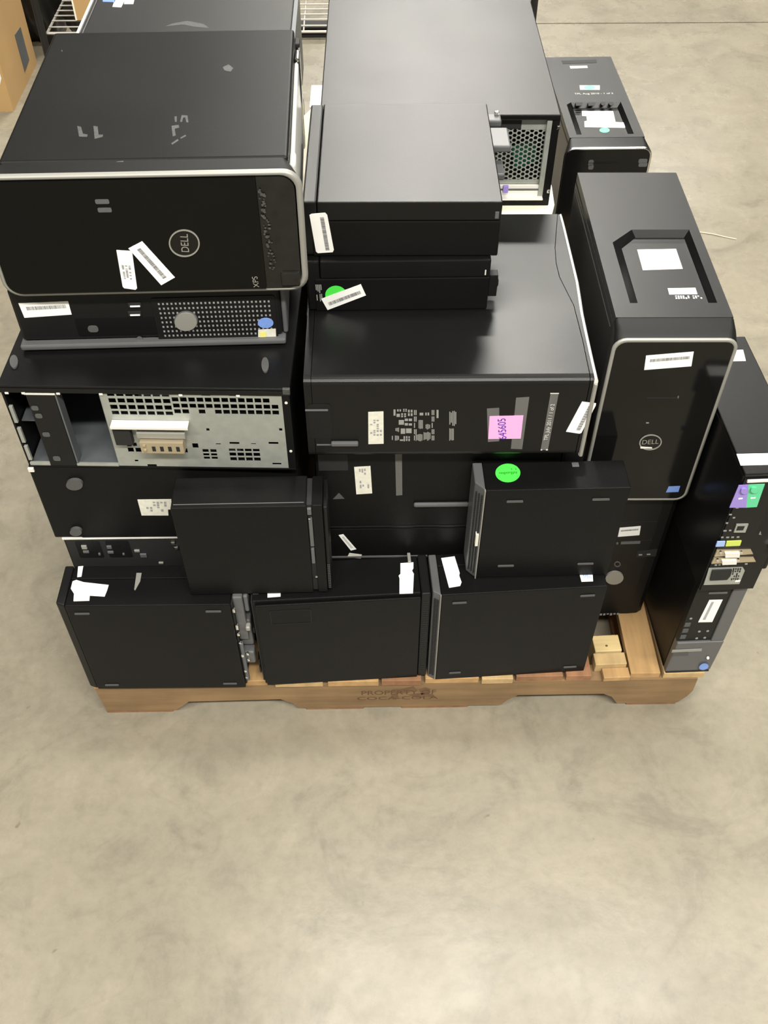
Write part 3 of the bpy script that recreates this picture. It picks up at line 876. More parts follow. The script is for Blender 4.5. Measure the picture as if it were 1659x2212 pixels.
loft('front_bezel', [(back, 0.0008), (mixl(back, frt, 0.45), -0.022), (mixl(back, frt, 0.8), -0.040), (frt, -0.049)], 'plastic')
inn2 = round_rect(bx0 + 0.0065, bx1 - 0.0100, bz0 + 0.0060, bz1 - 0.0060, 0.0205, 6)
loft('silver_rim', [(frt, -0.049), (frt, FY), (inn, FY - 0.002), (inn2, -0.046)], 'silver')
# glossy panel: rounded left end, square right end, clear acrylic end piece beyond it
xg = t.px('F', *z2(1372, 620), FY)[0]
pan = round_rect(bx0 + 0.0072, bx1 - 0.0107, bz0 + 0.0067, bz1 - 0.0067, 0.020, 6)
xc = t.px('F', *z2(1330, 300), FY)[0]
lp = [(min(x, xc), z) for x, z in pan]
rp = [(max(x, xc + 0.0004), z) for x, z in pan]
def dedupe(pts):
    out = []
    for p in pts:
        if not out or (abs(p[0] - out[-1][0]) + abs(p[1] - out[-1][1])) > 1e-6:
            out.append(p)
    return out
t.prism('front_panel', 'F', dedupe(lp), -0.006, 0.004, 'gloss_deep', lev=FY)
t.prism('acrylic_end', 'F', dedupe(rp), -0.006, 0.0025, 'clear', lev=FY)
LV = FY - 0.004
bmk = bmesh.new()
rr = random.Random(3)
for k in range(46):
    q = k / 46
    u, v = z2(1335 + 60 * q + rr.uniform(-14, 22), 140 + 420 * q + rr.uniform(-8, 8))
    x, z = t.px('F', u, v, LV)
    s_ = rr.uniform(0.0012, 0.0034)
    vs_ = [bmk.verts.new((x + s_ * rr.uniform(0.5, 1.2) * math.cos(a), LV - 0.0003 - 0.00002 * k, z + s_ * rr.uniform(0.5, 1.2) * math.sin(a))) for a in [i * 1.047 for i in range(6)]]
    bmk.faces.new(vs_)
o = link('glue_smears', bmk, M['scuff'], t.o); o['kind'] = 'stuff'
t.box('acrylic_foot', t.px('F', *z2(1385, 0), LV)[0], bx1 - 0.012, LV - 0.0022, LV + 0.004, 0.010, 0.036, 'clear', 0.003)
lab = t.stick('barcode_label', 'F', [z2(658, 440), z2(728, 403), z2(896, 588), z2(826, 628)], 'label', 0.0007, lev=LV, off=0.0008)
f = t.bil('F', [z2(658, 440), z2(728, 403), z2(896, 588), z2(826, 628)], LV)
rects = []
k = 0.10
while k < 0.9:
    wd = rr.choice((0.007, 0.011, 0.016))
    rects.append((f(0.38, k), f(0.62, k), f(0.62, k + wd), f(0.38, k + wd)))
    k += wd + rr.choice((0.007, 0.011))
t.quads('barcode_print', 'F', rects, 0.0018, 'ink', LV, lab)
lab = t.stick('address_label', 'F', [z2(596, 450), z2(676, 455), z2(702, 645), z2(694, 653), z2(636, 645), z2(628, 636)], 'label', 0.0007, lev=LV)
t.dashes('label_print', 'F', [z2(622, 525), z2(675, 530), z2(682, 600), z2(636, 600)], 3, 9, 'ink_soft', 8, lev=LV, parent=lab, off=0.001, fill=0.85)
oval_badge(t, 'F', z2(944, 413), 33.5, 29.5, 'DELL', z2(969, 458), z2(961, 366), lev=LV, rot=0.1, frac=0.91)
t.text('model_lettering', 'F', 'XPS', z2(1327, 640), z2(1317, 584), 'silver', lev=LV, off=0.0006, hscale=1.0)
for (u, v) in ((525, 202), (538, 245)):  # small reflections on the glossy front, painted in as two grey dashes
    x, z = t.px('F', *z2(u, v), LV)
    t.prism('panel_mark_or_glint', 'F', round_rect(x - 0.010, x + 0.009, z - 0.0035, z + 0.0035, 0.002), 0, 0.0006, 'graphite', lev=LV)
z1_ = lambda x, y: (x / 2.37, y / 2.37)
for pts in ([(395, 645), (415, 650), (425, 685), (450, 690), (445, 702), (405, 700)], [(478, 645), (500, 648), (505, 690), (528, 690), (525, 702), (485, 712)],
            [(893, 598), (905, 596), (905, 625), (896, 625)], [(922, 625), (930, 590), (960, 592), (965, 628), (955, 628), (948, 602), (938, 603), (932, 626)],
            [(878, 645), (915, 640), (918, 655), (895, 660), (900, 695), (885, 700)], [(876, 735), (910, 712), (915, 720), (882, 742)], [(922, 706), (950, 690), (953, 698), (926, 712)],
            [(538, 850), (575, 838), (600, 828), (632, 824), (634, 836), (595, 848), (545, 858)], [(1140, 345), (1170, 330), (1195, 350), (1180, 368), (1150, 362)], [(314, 256), (320, 258), (319, 266), (315, 264)]):
    t.stick('scuff_mark', 'T', [z1_(*q) for q in pts], 'scuff', 0.0003)
# glossy top tray of the tower, facing right
t.box('top_tray', W_ + 0.0005, W_ + 0.0075, 0.03, D_ - 0.04, 0.012, H_ - 0.018, 'bright', 0.005, seg=3)
t.box('tray_rim', W_ + 0.0005, W_ + 0.010, 0.003, 0.040, 0.012, H_ - 0.012, 'bright', 0.006, seg=3)
t.box('tray_rim', W_ + 0.0005, W_ + 0.010, D_ - 0.09, D_ - 0.05, 0.012, H_ - 0.012, 'chrome', 0.006, seg=3)
t.box('tray_groove', W_ + 0.0072, W_ + 0.009, 0.10, 0.27, 0.05, 0.062, 'dark', 0.001)

# ------------------------------------------------------------------ tower behind the left stack
plain_tower('wide black case at the floor of the back left stack', (-0.600, 1.72, ZD, 0, 0.458, 0.50, 0.322), 'supporting cases at the back')
plain_tower('wide black case in the middle of the back left stack', (-0.600, 1.72, 0.4475, 0, 0.458, 0.50, 0.322), 'supporting cases at the back')
t = Thing('tower_computer', 'black tower with a bright left edge, lying behind the scuffed tower', 'computer', (-0.602, 1.735, 0.770, 0.004, 0.460, 0.62, 0.180))
A2 = t
t.box('case_body', 0.012, t.w - 0.012, 0, t.d, 0, t.h, 'paint_satin', 0.003)
t.box('front_bezel', 0.0, 0.0115, 0, t.d, 0.002, t.h - 0.003, 'plastic', 0.003)
t.box('bright_edge', -0.002, 0.004, 0.0, t.d, t.h - 0.004, t.h + 0.001, 'bright', 0.0012)
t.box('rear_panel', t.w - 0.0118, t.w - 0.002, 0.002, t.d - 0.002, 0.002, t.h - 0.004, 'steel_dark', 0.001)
for y, z, m in ((0.10, 0.12, 'bright'), (0.16, 0.13, 'steel'), (0.22, 0.12, 'bright'), (0.28, 0.12, 'steel'), (0.34, 0.13, 'chrome')):
    t.box('rear_port', t.w - 0.002, t.w + 0.006, y, y + 0.035, z, z + 0.03, m, 0.002)
t.box('cable_loop', t.w - 0.002, t.w + 0.008, 0.345, 0.375, 0.165, 0.174, 'dark', 0.002)
t.stick('blue_sticker', 'T', [(222, -6), (252, -6), (248, 5), (222, 4)], 'blue')
t.stick('white_label', 'T', [(252, -10), (275, -10), (262, 16), (243, 15)], 'label')
t.stick('white_label', 'T', [(272, -8), (292, -8), (288, 9), (268, 9)], 'label')
t.stick('scuff_mark', 'T', [(357, 57), (372, 51), (405, 45), (440, 52), (452, 61), (420, 58), (395, 53)], 'scuff', 0.0002)

# ------------------------------------------------------------------ middle stack, from the pallet up
plain_tower('black case lying at the very bottom of the middle stack', (-0.093, 1.166, ZD, 0, 0.455, 0.42, 0.172), 'cases at the bottom of the stacks')
t = Thing('tower_computer', 'black tower case with a slanted barcode label, lowest seen in the middle stack', 'computer', (-0.094, 1.160, 0.298, 0.0, 0.455, 0.42, 0.172))
RT = t
t.box('case_body', 0, t.w, 0, t.d, 0, t.h - 0.0035, 'paint', 0.003)
t.box('side_cover', 0.002, t.w - 0.03, 0.0, t.d - 0.01, t.h - 0.003, t.h, 'paint_smooth', 0.001)
z7 = lambda x, y: (620 + x / 2.304, 780 + y / 2.304)
z8 = lambda x, y: (500 + x / 1.843, 1100 + y / 1.843)
lab = t.stick('barcode_label', 'F', [z7(257, 866), z7(280, 861), z7(345, 935), z7(318, 942)], 'label')
f = t.bil('F', [z7(257, 866), z7(280, 861), z7(345, 935), z7(318, 942)])
rects = [(f(0.35, k), f(0.75, k), f(0.75, k + 0.02), f(0.35, k + 0.02)) for k in [0.12 + 0.04 * q for q in range(19)]]
t.quads('barcode_print', 'F', rects, 0.0011, 'ink_soft', parent=lab)
t.stick('white_label', 'F', [z7(310, 955), z7(372, 963), z7(368, 980), z7(298, 977)], 'label_dirty')
t.box('foot_rail', 0.02, 0.20, -0.0012, 0.001, 0.085, 0.090, 'graphite', 0.0006)

t = Thing('tower_computer', 'black tower case with a foil label and clear tape, under the pink-note tower', 'computer', (-0.092, 1.158, 0.4715, 0.0, 0.455, 0.44, 0.210))
QT = t
t.box('case_body', 0, t.w - 0.04, 0, t.d, 0.002, t.h, 'paint', 0.004)
t.box('front_bezel', t.w - 0.039, t.w, 0.002, t.d - 0.002, 0.002, t.h - 0.002, 'plastic', 0.006)
t.box('lower_rim', 0.002, t.w - 0.04, -0.0012, 0.003, 0.0, 0.0045, 'paint_smooth', 0.001)
lab = t.stick('foil_label', 'F', [z7(334, 527), z7(415, 522), z7(424, 657), z7(345, 662)], 'label_dirty')
t.dashes('label_print', 'F', [z7(345, 535), z7(408, 532), z7(415, 650), z7(352, 652)], 5, 6, 'ink_soft', 11, parent=lab, off=0.001, fill=0.35)
t.stick('clear_tape', 'F', [z7(538, 462), z7(572, 462), z7(574, 665), z7(543, 668)], 'tape')
x0, za = t.px('F', *z7(630, 708)); x1, zb = t.px('F', *z7(905, 700))
t.box('foot_rail', x0, x1, -0.007, 0.0, za - 0.0045, za + 0.0045, 'graphite', 0.003)
t.stick('arrow_mark', 'F', [z7(228, 686), z7(286, 684), z7(258, 655)], 'rubber')
t.box('recess_block', 0.005, 0.055, -0.0015, 0.001, t.h - 0.06, t.h - 0.012, 'dark', 0.001)

t = Thing('tower_computer', 'black workstation tower lying on its side, underside taped with a pink note', 'computer', (-0.099, 1.126, 0.683, -0.008, 0.450, 0.458, 0.165))
PT = t
W_, D_, H_ = t.w, t.d, t.h
z6 = lambda x, y: (620 + x / 2.37, 400 + y / 2.37)
seam = [t.px('T', *z6(x, y)) for x, y in ((1552, 975), (1542, 930), (1515, 800), (1490, 700), (1468, 615), (1430, 540), (1395, 470), (1378, 400), (1372, 320), (1378, 240), (1386, 150))]
edge = [t.px('T', *z6(x, y)) for x, y in ((1592, 975), (1570, 880), (1540, 745), (1520, 650), (1508, 570), (1495, 490), (1480, 410), (1455, 310), (1425, 200), (1410, 147))]
y_end = D_
def case_poly(name, pts, m, bev):
    bm = bmesh.new()
    lo = [bm.verts.new((p[0], p[1], 0)) for p in pts]
    hi = [bm.verts.new((p[0], p[1], H_)) for p in pts]
    bm.faces.new(lo[::-1]); bm.faces.new(hi)
    n = len(pts)
    for i in range(n):
        bm.faces.new((lo[i], lo[(i + 1) % n], hi[(i + 1) % n], hi[i]))
    bmesh.ops.recalc_face_normals(bm, faces=bm.faces[:])
    if bev:
        ed = [e for e in bm.edges if all(abs(v.co.y) < 0.0011 for v in e.verts) and abs(e.verts[0].co.z - e.verts[1].co.z) < 1e-6]
        bmesh.ops.bevel(bm, geom=ed, offset=bev, segments=5, affect='EDGES', profile=0.5)
    bmesh.ops.triangulate(bm, faces=[f for f in bm.faces if len(f.verts) > 4])
    return link(name, bm, M[m], t.o)
sm = [(min(max(x, 0.30), 0.45), min(max(y, 0.0), D_)) for x, y in seam]
sm = [(sm[0][0], 0.001)] + sm[1:-1] + [(sm[-1][0], D_)]
eg = [(min(max(x, 0.30), 0.452), min(max(y, 0.0), D_)) for x, y in edge]
eg = [(eg[0][0] - 0.006, 0.001)] + [(x - 0.006, y) for x, y in eg[1:-1]] + [(eg[-1][0] - 0.006, D_ - 0.003)]
body = [(0.012, 0.001)] + [(x - 0.0006, y) for x, y in sm] + [(0.012, D_)]
case_poly('case_body', body, 'paint_smooth', 0.013)
case_poly('front_bezel', [(x + 0.0006, y) for x, y in sm] + eg[::-1], 'paint_smooth', 0.013)
case_poly('rear_rim', [(0.0, 0.001), (0.0112, 0.001), (0.0112, D_), (0.0, D_)], 'paint_smooth', 0.013)
# silver trim standing proud along the front edge, running over the top and down the underside
bm = bmesh.new()
pts = eg
lo = []
for (x, y) in pts:
    lo.append([bm.verts.new((x + dx, y, z)) for dx, z in ((0.0, 0.002), (0.006, 0.002), (0.006, H_ - 0.004), (0.003, H_ + 0.002), (0.0, H_ + 0.001))])
for a, b in zip(lo, lo[1:]):
    for i in range(5):
        bm.faces.new((a[i], a[(i + 1) % 5], b[(i + 1) % 5], b[i]))
bm.faces.new(lo[0]); bm.faces.new(lo[-1][::-1])
link('silver_trim', bm, M['bright'], t.o)
t.box('trim_front', pts[0][0], pts[0][0] + 0.006, -0.003, 0.001, 0.002, H_ - 0.008, 'silver', 0.002)
# rear corner recess and groove of the underside
t.prism('corner_recess', 'F', round_rect(0.004, 0.040, 0.045, 0.118, 0.006), 0, 0.0008, 'plastic', lev=0.001)
x0, za = t.px('F', *z7(90, 244)); x1, zb = t.px('F', *z7(205, 246))
t.box('recess_lip', x0, x1, -0.0022, 0.001, za - 0.0012, za + 0.0016, 'graphite', 0.0008)
x0, za = t.px('F', *z7(220, 406)); x1, zb = t.px('F', *z7(355, 404))
t.box('foot_rail', x0, x1, -0.006, 0.001, za - 0.004, za + 0.004, 'graphite', 0.002)
x0, zc = t.px('F', *z7(148, 417))
t.box('foot_line', x0, x1, -0.001, 0.001, zc - 0.0008, zc + 0.0008, 'graphite')
LP = 0.001
lab = t.stick('foil_label', 'F', [z7(404, 253), z7(480, 250), z7(481, 410), z7(405, 412)], 'label_dirty', lev=LP)
t.dashes('label_print', 'F', [z7(414, 290), z7(478, 290), z7(478, 370), z7(414, 372)], 4, 8, 'ink_soft', 2, lev=LP, parent=lab, off=0.001, fill=0.6)
reg = [((530, 237), (540, 276), 1, 1, 1.0), ((548, 238), (572, 252), 2, 1, 1.0), ((578, 236), (600, 252), 2, 2, 0.9), ((545, 260), (562, 280), 1, 1, 1.0), ((568, 258), (598, 280), 2, 2, 1.0), ((602, 240), (630, 275), 2, 2, 0.8),
       ((556, 290), (582, 320), 1, 1, 1.0), ((586, 284), (602, 300), 1, 1, 1.0), ((606, 284), (622, 300), 1, 1, 1.0), ((586, 306), (602, 322), 1, 1, 1.0), ((606, 308), (622, 322), 1, 1, 0.9), ((540, 330), (560, 352), 3, 1, 1.0),
       ((566, 332), (588, 366), 1, 1, 1.0), ((592, 332), (620, 362), 1, 1, 1.0), ((522, 368), (560, 398), 5, 1, 0.9), ((562, 388), (578, 398), 1, 1, 1.0), ((580, 372), (616, 398), 3, 2, 1.0),
       ((632, 240), (648, 398), 2, 5, 0.95), ((660, 255), (678, 272), 1, 1, 1.0), ((688, 254), (712, 272), 2, 1, 1.0), ((655, 290), (678, 340), 4, 1, 1.0), ((690, 312), (714, 340), 4, 1, 1.0), ((640, 362), (676, 398), 6, 1, 1.0),
       ((680, 350), (716, 398), 6, 1, 1.0), ((720, 240), (736, 398), 2, 5, 0.9), ((744, 238), (754, 290), 1, 1, 1.0), ((808, 246), (845, 324), 5, 1, 1.0), ((808, 332), (832, 398), 4, 1, 1.0)]
rects = []
rr = random.Random(21)
for (a, b, nc, nr, fl) in reg:
    f = t.bil('F', [z7(*a), z7(b[0], a[1]), z7(*b), z7(a[0], b[1])], LP)
    for i in range(nc):
        for j in range(nr):
            if rr.random() < fl:
                e = 1.0 if nc == 1 else 0.62
                e2 = rr.uniform(0.75, 1.0) if nc > 2 else 0.86
                rects.append((f(i / nc, j / nr + (1 - e2) / nr * 0.5), f((i + e) / nc, j / nr + (1 - e2) / nr * 0.5), f((i + e) / nc, (j + e2) / nr), f(i / nc, (j + e2) / nr)))
t.quads('regulatory_print', 'F', rects, 0.0004, 'print', LP)
t.stick('clear_tape', 'F', [z7(995, 236), z7(1056, 232), z7(1056, 398), z7(1000, 402)], 'tape', 0.0003, lev=LP)
t.stick('clear_tape', 'F', [z7(1140, 182), z7(1206, 178), z7(1170, 438), z7(1114, 436)], 'tape', 0.0003, lev=LP)
note = t.stick('pink_note', 'F', [z7(1008, 273), z7(1176, 269), z7(1163, 384), z7(1001, 386)], 'pink', 0.0006, lev=LP, off=0.0004)
t.text('handwriting', 'F', '645605', z7(1092, 385), z7(1087, 282), 'purple_ink', lev=LP, parent=note, off=0.0013, hscale=1.15)
st = t.stick('clear_strip', 'F', [z7(1312, 160), z7(1352, 160), z7(1298, 442), z7(1262, 442)], 'tape', 0.0003, lev=LP)
t.text('strip_lettering', 'F', 'TPL July 2011 / 1 of 2', z7(1296, 392), z7(1332, 212), 'print_light', lev=LP, parent=st, off=0.0008, hscale=1.0)
for (a, b, c, d) in ((1310, 158, 1353, 162), (1262, 439, 1270, 443), (1288, 438, 1298, 443)):
    t.stick('strip_corner', 'F', [z7(a, b), z7(c, b), z7(c, d), z7(a, d)], 'print_light', 0.0004, lev=LP, off=0.0003)
lab = t.stick('barcode_label', 'F', [z7(1468, 201), z7(1538, 210), z7(1536, 220), z7(1465, 356), z7(1455, 360), z7(1388, 350)], 'label', 0.0007, lev=LP)
f = t.bil('F', [z7(1466, 201), z7(1538, 212), z7(1462, 360), z7(1388, 350)], LP)
rects = [(f(0.58, k), f(0.84, k), f(0.84, k + w_), f(0.58, k + w_)) for k, w_ in [(0.10 + 0.027 * q, 0.012 + 0.006 * ((q * 7) % 3 == 0)) for q in range(30)]]
t.quads('barcode_print', 'F', rects, 0.0011, 'ink', LP, lab)
t.box('side_screw', -0.003, 0.001, 0.18, 0.26, H_ - 0.03, H_ - 0.012, 'steel', 0.002)

# two small computers lying flat on the workstation tower
def flat_small(label, box):
    t = Thing('small_computer', label, 'computer', box, 'small computers lying flat in the middle')
    W_, D_, H_ = t.w, t.d, t.h
    t.box('case_base', 0.012, W_, 0.0, D_, 0.0, H_ * 0.655, 'paint', 0.002)
    t.box('case_cover', 0.022, W_, 0.0, D_, H_ * 0.662, H_, 'paint_smooth', 0.002)
    t.box('front_bezel', 0.0, 0.0212, 0.001, D_ - 0.001, 0.001, H_ - 0.0003, 'paint_smooth', 0.003)
    return t
t = flat_small('black small computer lying flat under a matching one, with a green round sticker', (-0.096, 1.297, 0.8485, 0.004, 0.289, 0.300, 0.0935))
OT = t
t.prism('round_sticker', 'F', t.ellipse('F', z6(250, 560), 23, 19), 0, 0.0006, 'green')
t.barcode('barcode_label', 'F', [z6(175, 580), z6(378, 505), z6(404, 562), z6(208, 637)], code=(0.10, 0.92, 0.45, 0.72), n=36, line=False, seed=9, off=0.0006)
t.dashes('small_print', 'F', [z6(145, 508), z6(178, 508), z6(186, 600), z6(155, 612)], 4, 2, 'print', 4, fill=0.9)
t.box('latch_tab', t.w, t.w + 0.014, 0.004, 0.020, 0.022, 0.062, 'plastic', 0.001)
t.box('padlock_loop', t.w + 0.001, t.w + 0.020, 0.030, 0.050, 0.020, 0.035, 'plastic', 0.003)
x, z = t.px('F', *z6(1016, 445))
t.box('cover_slot', x - 0.001, x + 0.001, -0.0008, 0.001, z - 0.005, z + 0.004, 'bright')
t = flat_small('black small computer lying flat on top of the middle stack, upright barcode label', (-0.096, 1.311, 0.9425, -0.012, 0.299, 0.312, 0.0935))
NT = t
lab = t.stick('barcode_label', 'F', [z6(115, 152), z6(125, 146), z6(195, 140), z6(206, 152), z6(240, 330), z6(234, 342), z6(158, 347), z6(148, 338)], 'label')
f = t.bil('F', [z6(115, 147), z6(205, 140), z6(240, 342), z6(150, 347)])
rr = random.Random(4)
rects = []
k = 0.10
while k < 0.92:
    wd = rr.choice((0.008, 0.012, 0.016))
    rects.append((f(0.56, k), f(0.78, k), f(0.78, k + wd), f(0.56, k + wd)))
    k += wd + rr.choice((0.007, 0.011))
t.quads('barcode_print', 'F', rects, 0.0011, 'ink', parent=lab)
x, z = t.px('F', *z6(1075, 153))
t.box('cover_slot', x - 0.003, x + 0.003, -0.0008, 0.001, z - 0.006, z + 0.006, 'graphite', 0.0006)
z5 = lambda x, y: (600 + x / 2.552, y / 2.552)
for (u0, v0, u1, v1, zz) in ((1170, 625, 1228, 665, 0.080), (1188, 700, 1268, 805, 0.080), (1205, 880, 1240, 960, 0.050)):
    a = t.px('T', *z5(u0, v1), zz); b = t.px('T', *z5(u1, v0), zz)
    t.box('release_latch', t.w - 0.002, max(b[0], t.w + 0.008), a[1], b[1], zz - 0.012, zz, 'graphite', 0.003)
x, y = t.px('T', *z5(1207, 632), 0.080)
t.box('latch_screw', x - 0.004, x + 0.004, y - 0.004, y + 0.004, 0.080, 0.086, 'chrome', 0.0015)

# ------------------------------------------------------------------ back middle: cream board and big tower with honeycomb grille
plain_tower('wide black case at the floor of the back middle stack', (-0.085, 1.70, ZD, 0, 0.44, 0.52, 0.343), 'supporting cases at the back')
plain_tower('wide black case in the middle of the back middle stack', (-0.085, 1.70, 0.4685, 0, 0.44, 0.52, 0.343), 'supporting cases at the back')
t = Thing('foam_board', 'cream foam board under the honeycomb-grille tower, corner poking out', 'foam board', (-0.136, 1.60, 0.812, 0, 0.50, 0.52, 0.007))
t.prism('board', 'T', [(0.0, 0.02), (0.475, 0.0), (0.492, 0.06), (0.496, 0.13), (0.470, 0.30), (0.470, 0.52), (0.05, 0.52), (0.004, 0.42)], -0.007, 0.0, 'cream')

t = Thing('tower_computer', 'large black tower lying at the back middle, honeycomb steel grille facing forward', 'computer', (-0.080, 1.662, 0.8195, -0.012, 0.424, 0.60, 0.178))
LT = t
W_, D_, H_ = t.w, t.d, t.h
t.box('top_panel', 0, W_, -0.002, D_, H_ - 0.010, H_, 'paint_smooth', 0.002)
t.box('bottom_panel', 0, W_, 0.0, D_, 0, 0.016, 'paint', 0.001)
t.box('side_panel', 0, 0.012, 0.001, D_, 0.0162, H_ - 0.0102, 'paint', 0.001)
t.box('side_panel', W_ - 0.013, W_, 0.0, D_, 0.0162, H_ - 0.0102, 'paint', 0.001)
t.box('rear_panel', 0.012, W_ - 0.013, D_ - 0.004, D_, 0.0162, H_ - 0.0102, 'paint')
t.box('inner_wall', 0.012, W_ - 0.013, 0.065, 0.070, 0.0162, H_ - 0.0102, 'dark')
o = t.prism('circuit_board', 'F', [t.px('F', *z5(x, y), 0.05) for x, y in ((1290, 800), (1420, 760), (1430, 890), (1300, 930))], 0, 0.002, 'pcb', lev=0.05)
zc8 = lambda x, y: (1000 + x / 6.636, 230 + y / 6.636)
LPY = 0.010
xg0, zg1 = t.px('F', *zc8(560, 190), LPY)
xr = W_ - 0.0135
_, zb0 = t.px('F', *zc8(850, 1060), LPY)
# steel surround of the grille
_, zt_ = t.px('F', *zc8(850, 330), LPY)
_, ztop = t.px('F', *zc8(850, 180), LPY)
xo = t.px('F', *zc8(840, 250), LPY)[0]
t.box('steel_surround', xo, xr, LPY - 0.001, LPY + 0.001, zt_, H_ - 0.0105, 'steel', 0.0)
xh1 = t.px('F', *zc8(1245, 600), LPY)[0]
t.box('steel_surround', xh1 - 0.003, xr, LPY - 0.001, LPY + 0.001, zb0 - 0.004, zt_, 'steel', 0.0)
t.box('steel_flange', xr - 0.009, xr, 0.0005, LPY, 0.017, H_ - 0.011, 'steel', 0.0005)
xl = 0.013
t.box('steel_surround', xl, xr - 0.003, LPY - 0.001, LPY + 0.001, zb0 - 0.006, zb0 + 0.002, 'steel', 0.0)
t.box('socket_block', xo - 0.055, xo, LPY - 0.002, LPY + 0.004, zt_ + 0.001, H_ - 0.0105, 'dark', 0.002)
# honeycomb: every cell is a ring of steel round an open hexagon
bm = bmesh.new()
R_ = 0.0051
dx, dz = R_ * 1.5, R_ * math.sqrt(3)
cxm = t.px('F', *zc8(1000, 700), LPY)[0]
czm = (zt_ + zb0) / 2
i = 0
x = xl + 0.12
while x < xh1 - 0.001:
    z = zb0 + (dz / 2 if i % 2 else 0)
    while z < zt_ + 0.004:
        far = (x - xh1 + 0.012)
        keep_hole = not (far > 0 and (z > zt_ - 0.012 or z < zb0 + 0.018))
        rin = R_ * 0.74 if keep_hole else 0.0
        O = [bm.verts.new((x + R_ * math.cos(k * math.pi / 3), LPY, z + R_ * math.sin(k * math.pi / 3))) for k in range(6)]
        if keep_hole:
            I = [bm.verts.new((x + rin * math.cos(k * math.pi / 3), LPY, z + rin * math.sin(k * math.pi / 3))) for k in range(6)]
            for k in range(6):
                bm.faces.new((O[k], O[(k + 1) % 6], I[(k + 1) % 6], I[k]))
        else:
            bm.faces.new(O)
        z += dz
    x += dx
    i += 1
o = link('honeycomb_grille', bm, M['steel'], t.o)
md = o.modifiers.new('sheet', 'SOLIDIFY'); md.thickness = 0.0008
o['kind'] = 'stuff'
x0, za = t.px('F', *zc8(600, 1250), 0.004); x1, zb = t.px('F', *zc8(1160, 1075), 0.004)
t.box('drive_plate', 0.20, x1 - 0.001, 0.003, LPY - 0.001, 0.017, zb0 - 0.0065, 'bright', 0.0008)
t.box('drive_slot', 0.20, x1 - 0.004, 0.0022, 0.0032, 0.030, 0.0335, 'steel_dark')
t.box('drive_ledge', 0.20, x1, -0.010, 0.003, 0.0165, 0.0195, 'bright', 0.0006)
x, z = t.px('F', *zc8(618, 1190), 0.0)
t.box('blue_clip', x - 0.006, x + 0.004, -0.003, 0.003, z - 0.006, z + 0.008, 'lavender', 0.001)
for (u, v) in ((1368, 298), (1225, 1210)):
    x, z = t.px('F', *zc8(u, v))
    t.box('case_screw', x - 0.003, x + 0.003, -0.0025, 0.001, z - 0.0035, z + 0.0035, 'chrome', 0.0012)
x, y = t.px('T', 697, 178); x2, y2 = t.px('T', 690, 225)
t.box('peeling_label', -0.020, 0.0, min(y2, y), max(y, y2), H_ - 0.006, H_ - 0.0052, 'label')

# ------------------------------------------------------------------ right column
t = Thing('mini_tower', 'black mini tower with a silver oval badge, under the upright glossy-fronted tower', 'computer', (0.385, 1.203, ZD + 0.0008, 0.0, 0.187, 0.43, 0.3795))
IT = t
W_, D_, H_ = t.w, t.d, t.h
t.box('case_body', 0.002, W_ - 0.002, 0.022, D_, 0.0, H_, 'paint', 0.003)
bm = bmesh.new()
prof = [(0.0, 0.022), (0.002, 0.008), (0.012, 0.0015), (0.03, 0.0), (W_ - 0.03, 0.0), (W_ - 0.012, 0.0015), (W_ - 0.002, 0.008), (W_, 0.022)]
lo = [bm.verts.new((x, y, 0.006)) for x, y in prof]; hi = [bm.verts.new((x, y, H_ - 0.002)) for x, y in prof]
bm.faces.new(lo[::-1]); bm.faces.new(hi)
for i in range(len(prof)):
    j = (i + 1) % len(prof)
    bm.faces.new((lo[i], lo[j], hi[j], hi[i]))
link('front_bezel', bm, M['plastic'], t.o)
z5b = lambda x, y: (1230 + x / 3.867, 1080 + y / 3.867)
t.barcode('barcode_label', 'F', [z5b(420, 232), z5b(596, 217), z5b(584, 292), z5b(404, 306)], code=(0.08, 0.92, 0.25, 0.42), n=40, line=False, seed=12)
t.prism('drive_slot', 'F', [t.px('F', *z5b(x, y)) for x, y in ((430, 348), (593, 342), (588, 362), (427, 367))], 0, 0.0012, 'graphite')
t.prism('eject_button', 'F', [t.px('F', *z5b(x, y)) for x, y in ((392, 354), (408, 353), (407, 367), (391, 368))], 0, 0.0012, 'graphite')
us = t.prism('usb_recess', 'F', [t.px('F', *z5b(x, y)) for x, y in ((568, 425), (735, 412), (722, 468), (556, 478))], -0.001, 0.0006, 'dark')
for (x, y) in ((590, 455), (658, 451)):
    a, b = t.px('F', *z5b(x, y))
    t.box('usb_tongue', a - 0.003, a + 0.004, -0.0016, 0.0, b - 0.0015, b + 0.0015, 'silver', parent=us)
t.prism('oval_badge', 'F', t.ellipse('F', z5b(374, 642), 19.5, 13.5, 30, rot=-0.12), 0, 0.004, 'silver')
t.ring('power_button', 'F', t.ellipse('F', z5b(400, 535), 7, 6, 20), t.ellipse('F', z5b(400, 535), 5, 4.2, 20), 0, 0.0008, 'graphite')
t.dashes('bottom_vents', 'F', [z5b(255, 948), z5b(425, 942), z5b(420, 962), z5b(252, 968)], 6, 1, 'print', 3, fill=1.0)
t.box('bezel_seam', 0.03, W_ - 0.03, -0.0004, 0.001, 0.245, 0.2462, 'dark')
t.box('bezel_seam', 0.03, W_ - 0.03, -0.0004, 0.001, 0.300, 0.3012, 'dark')

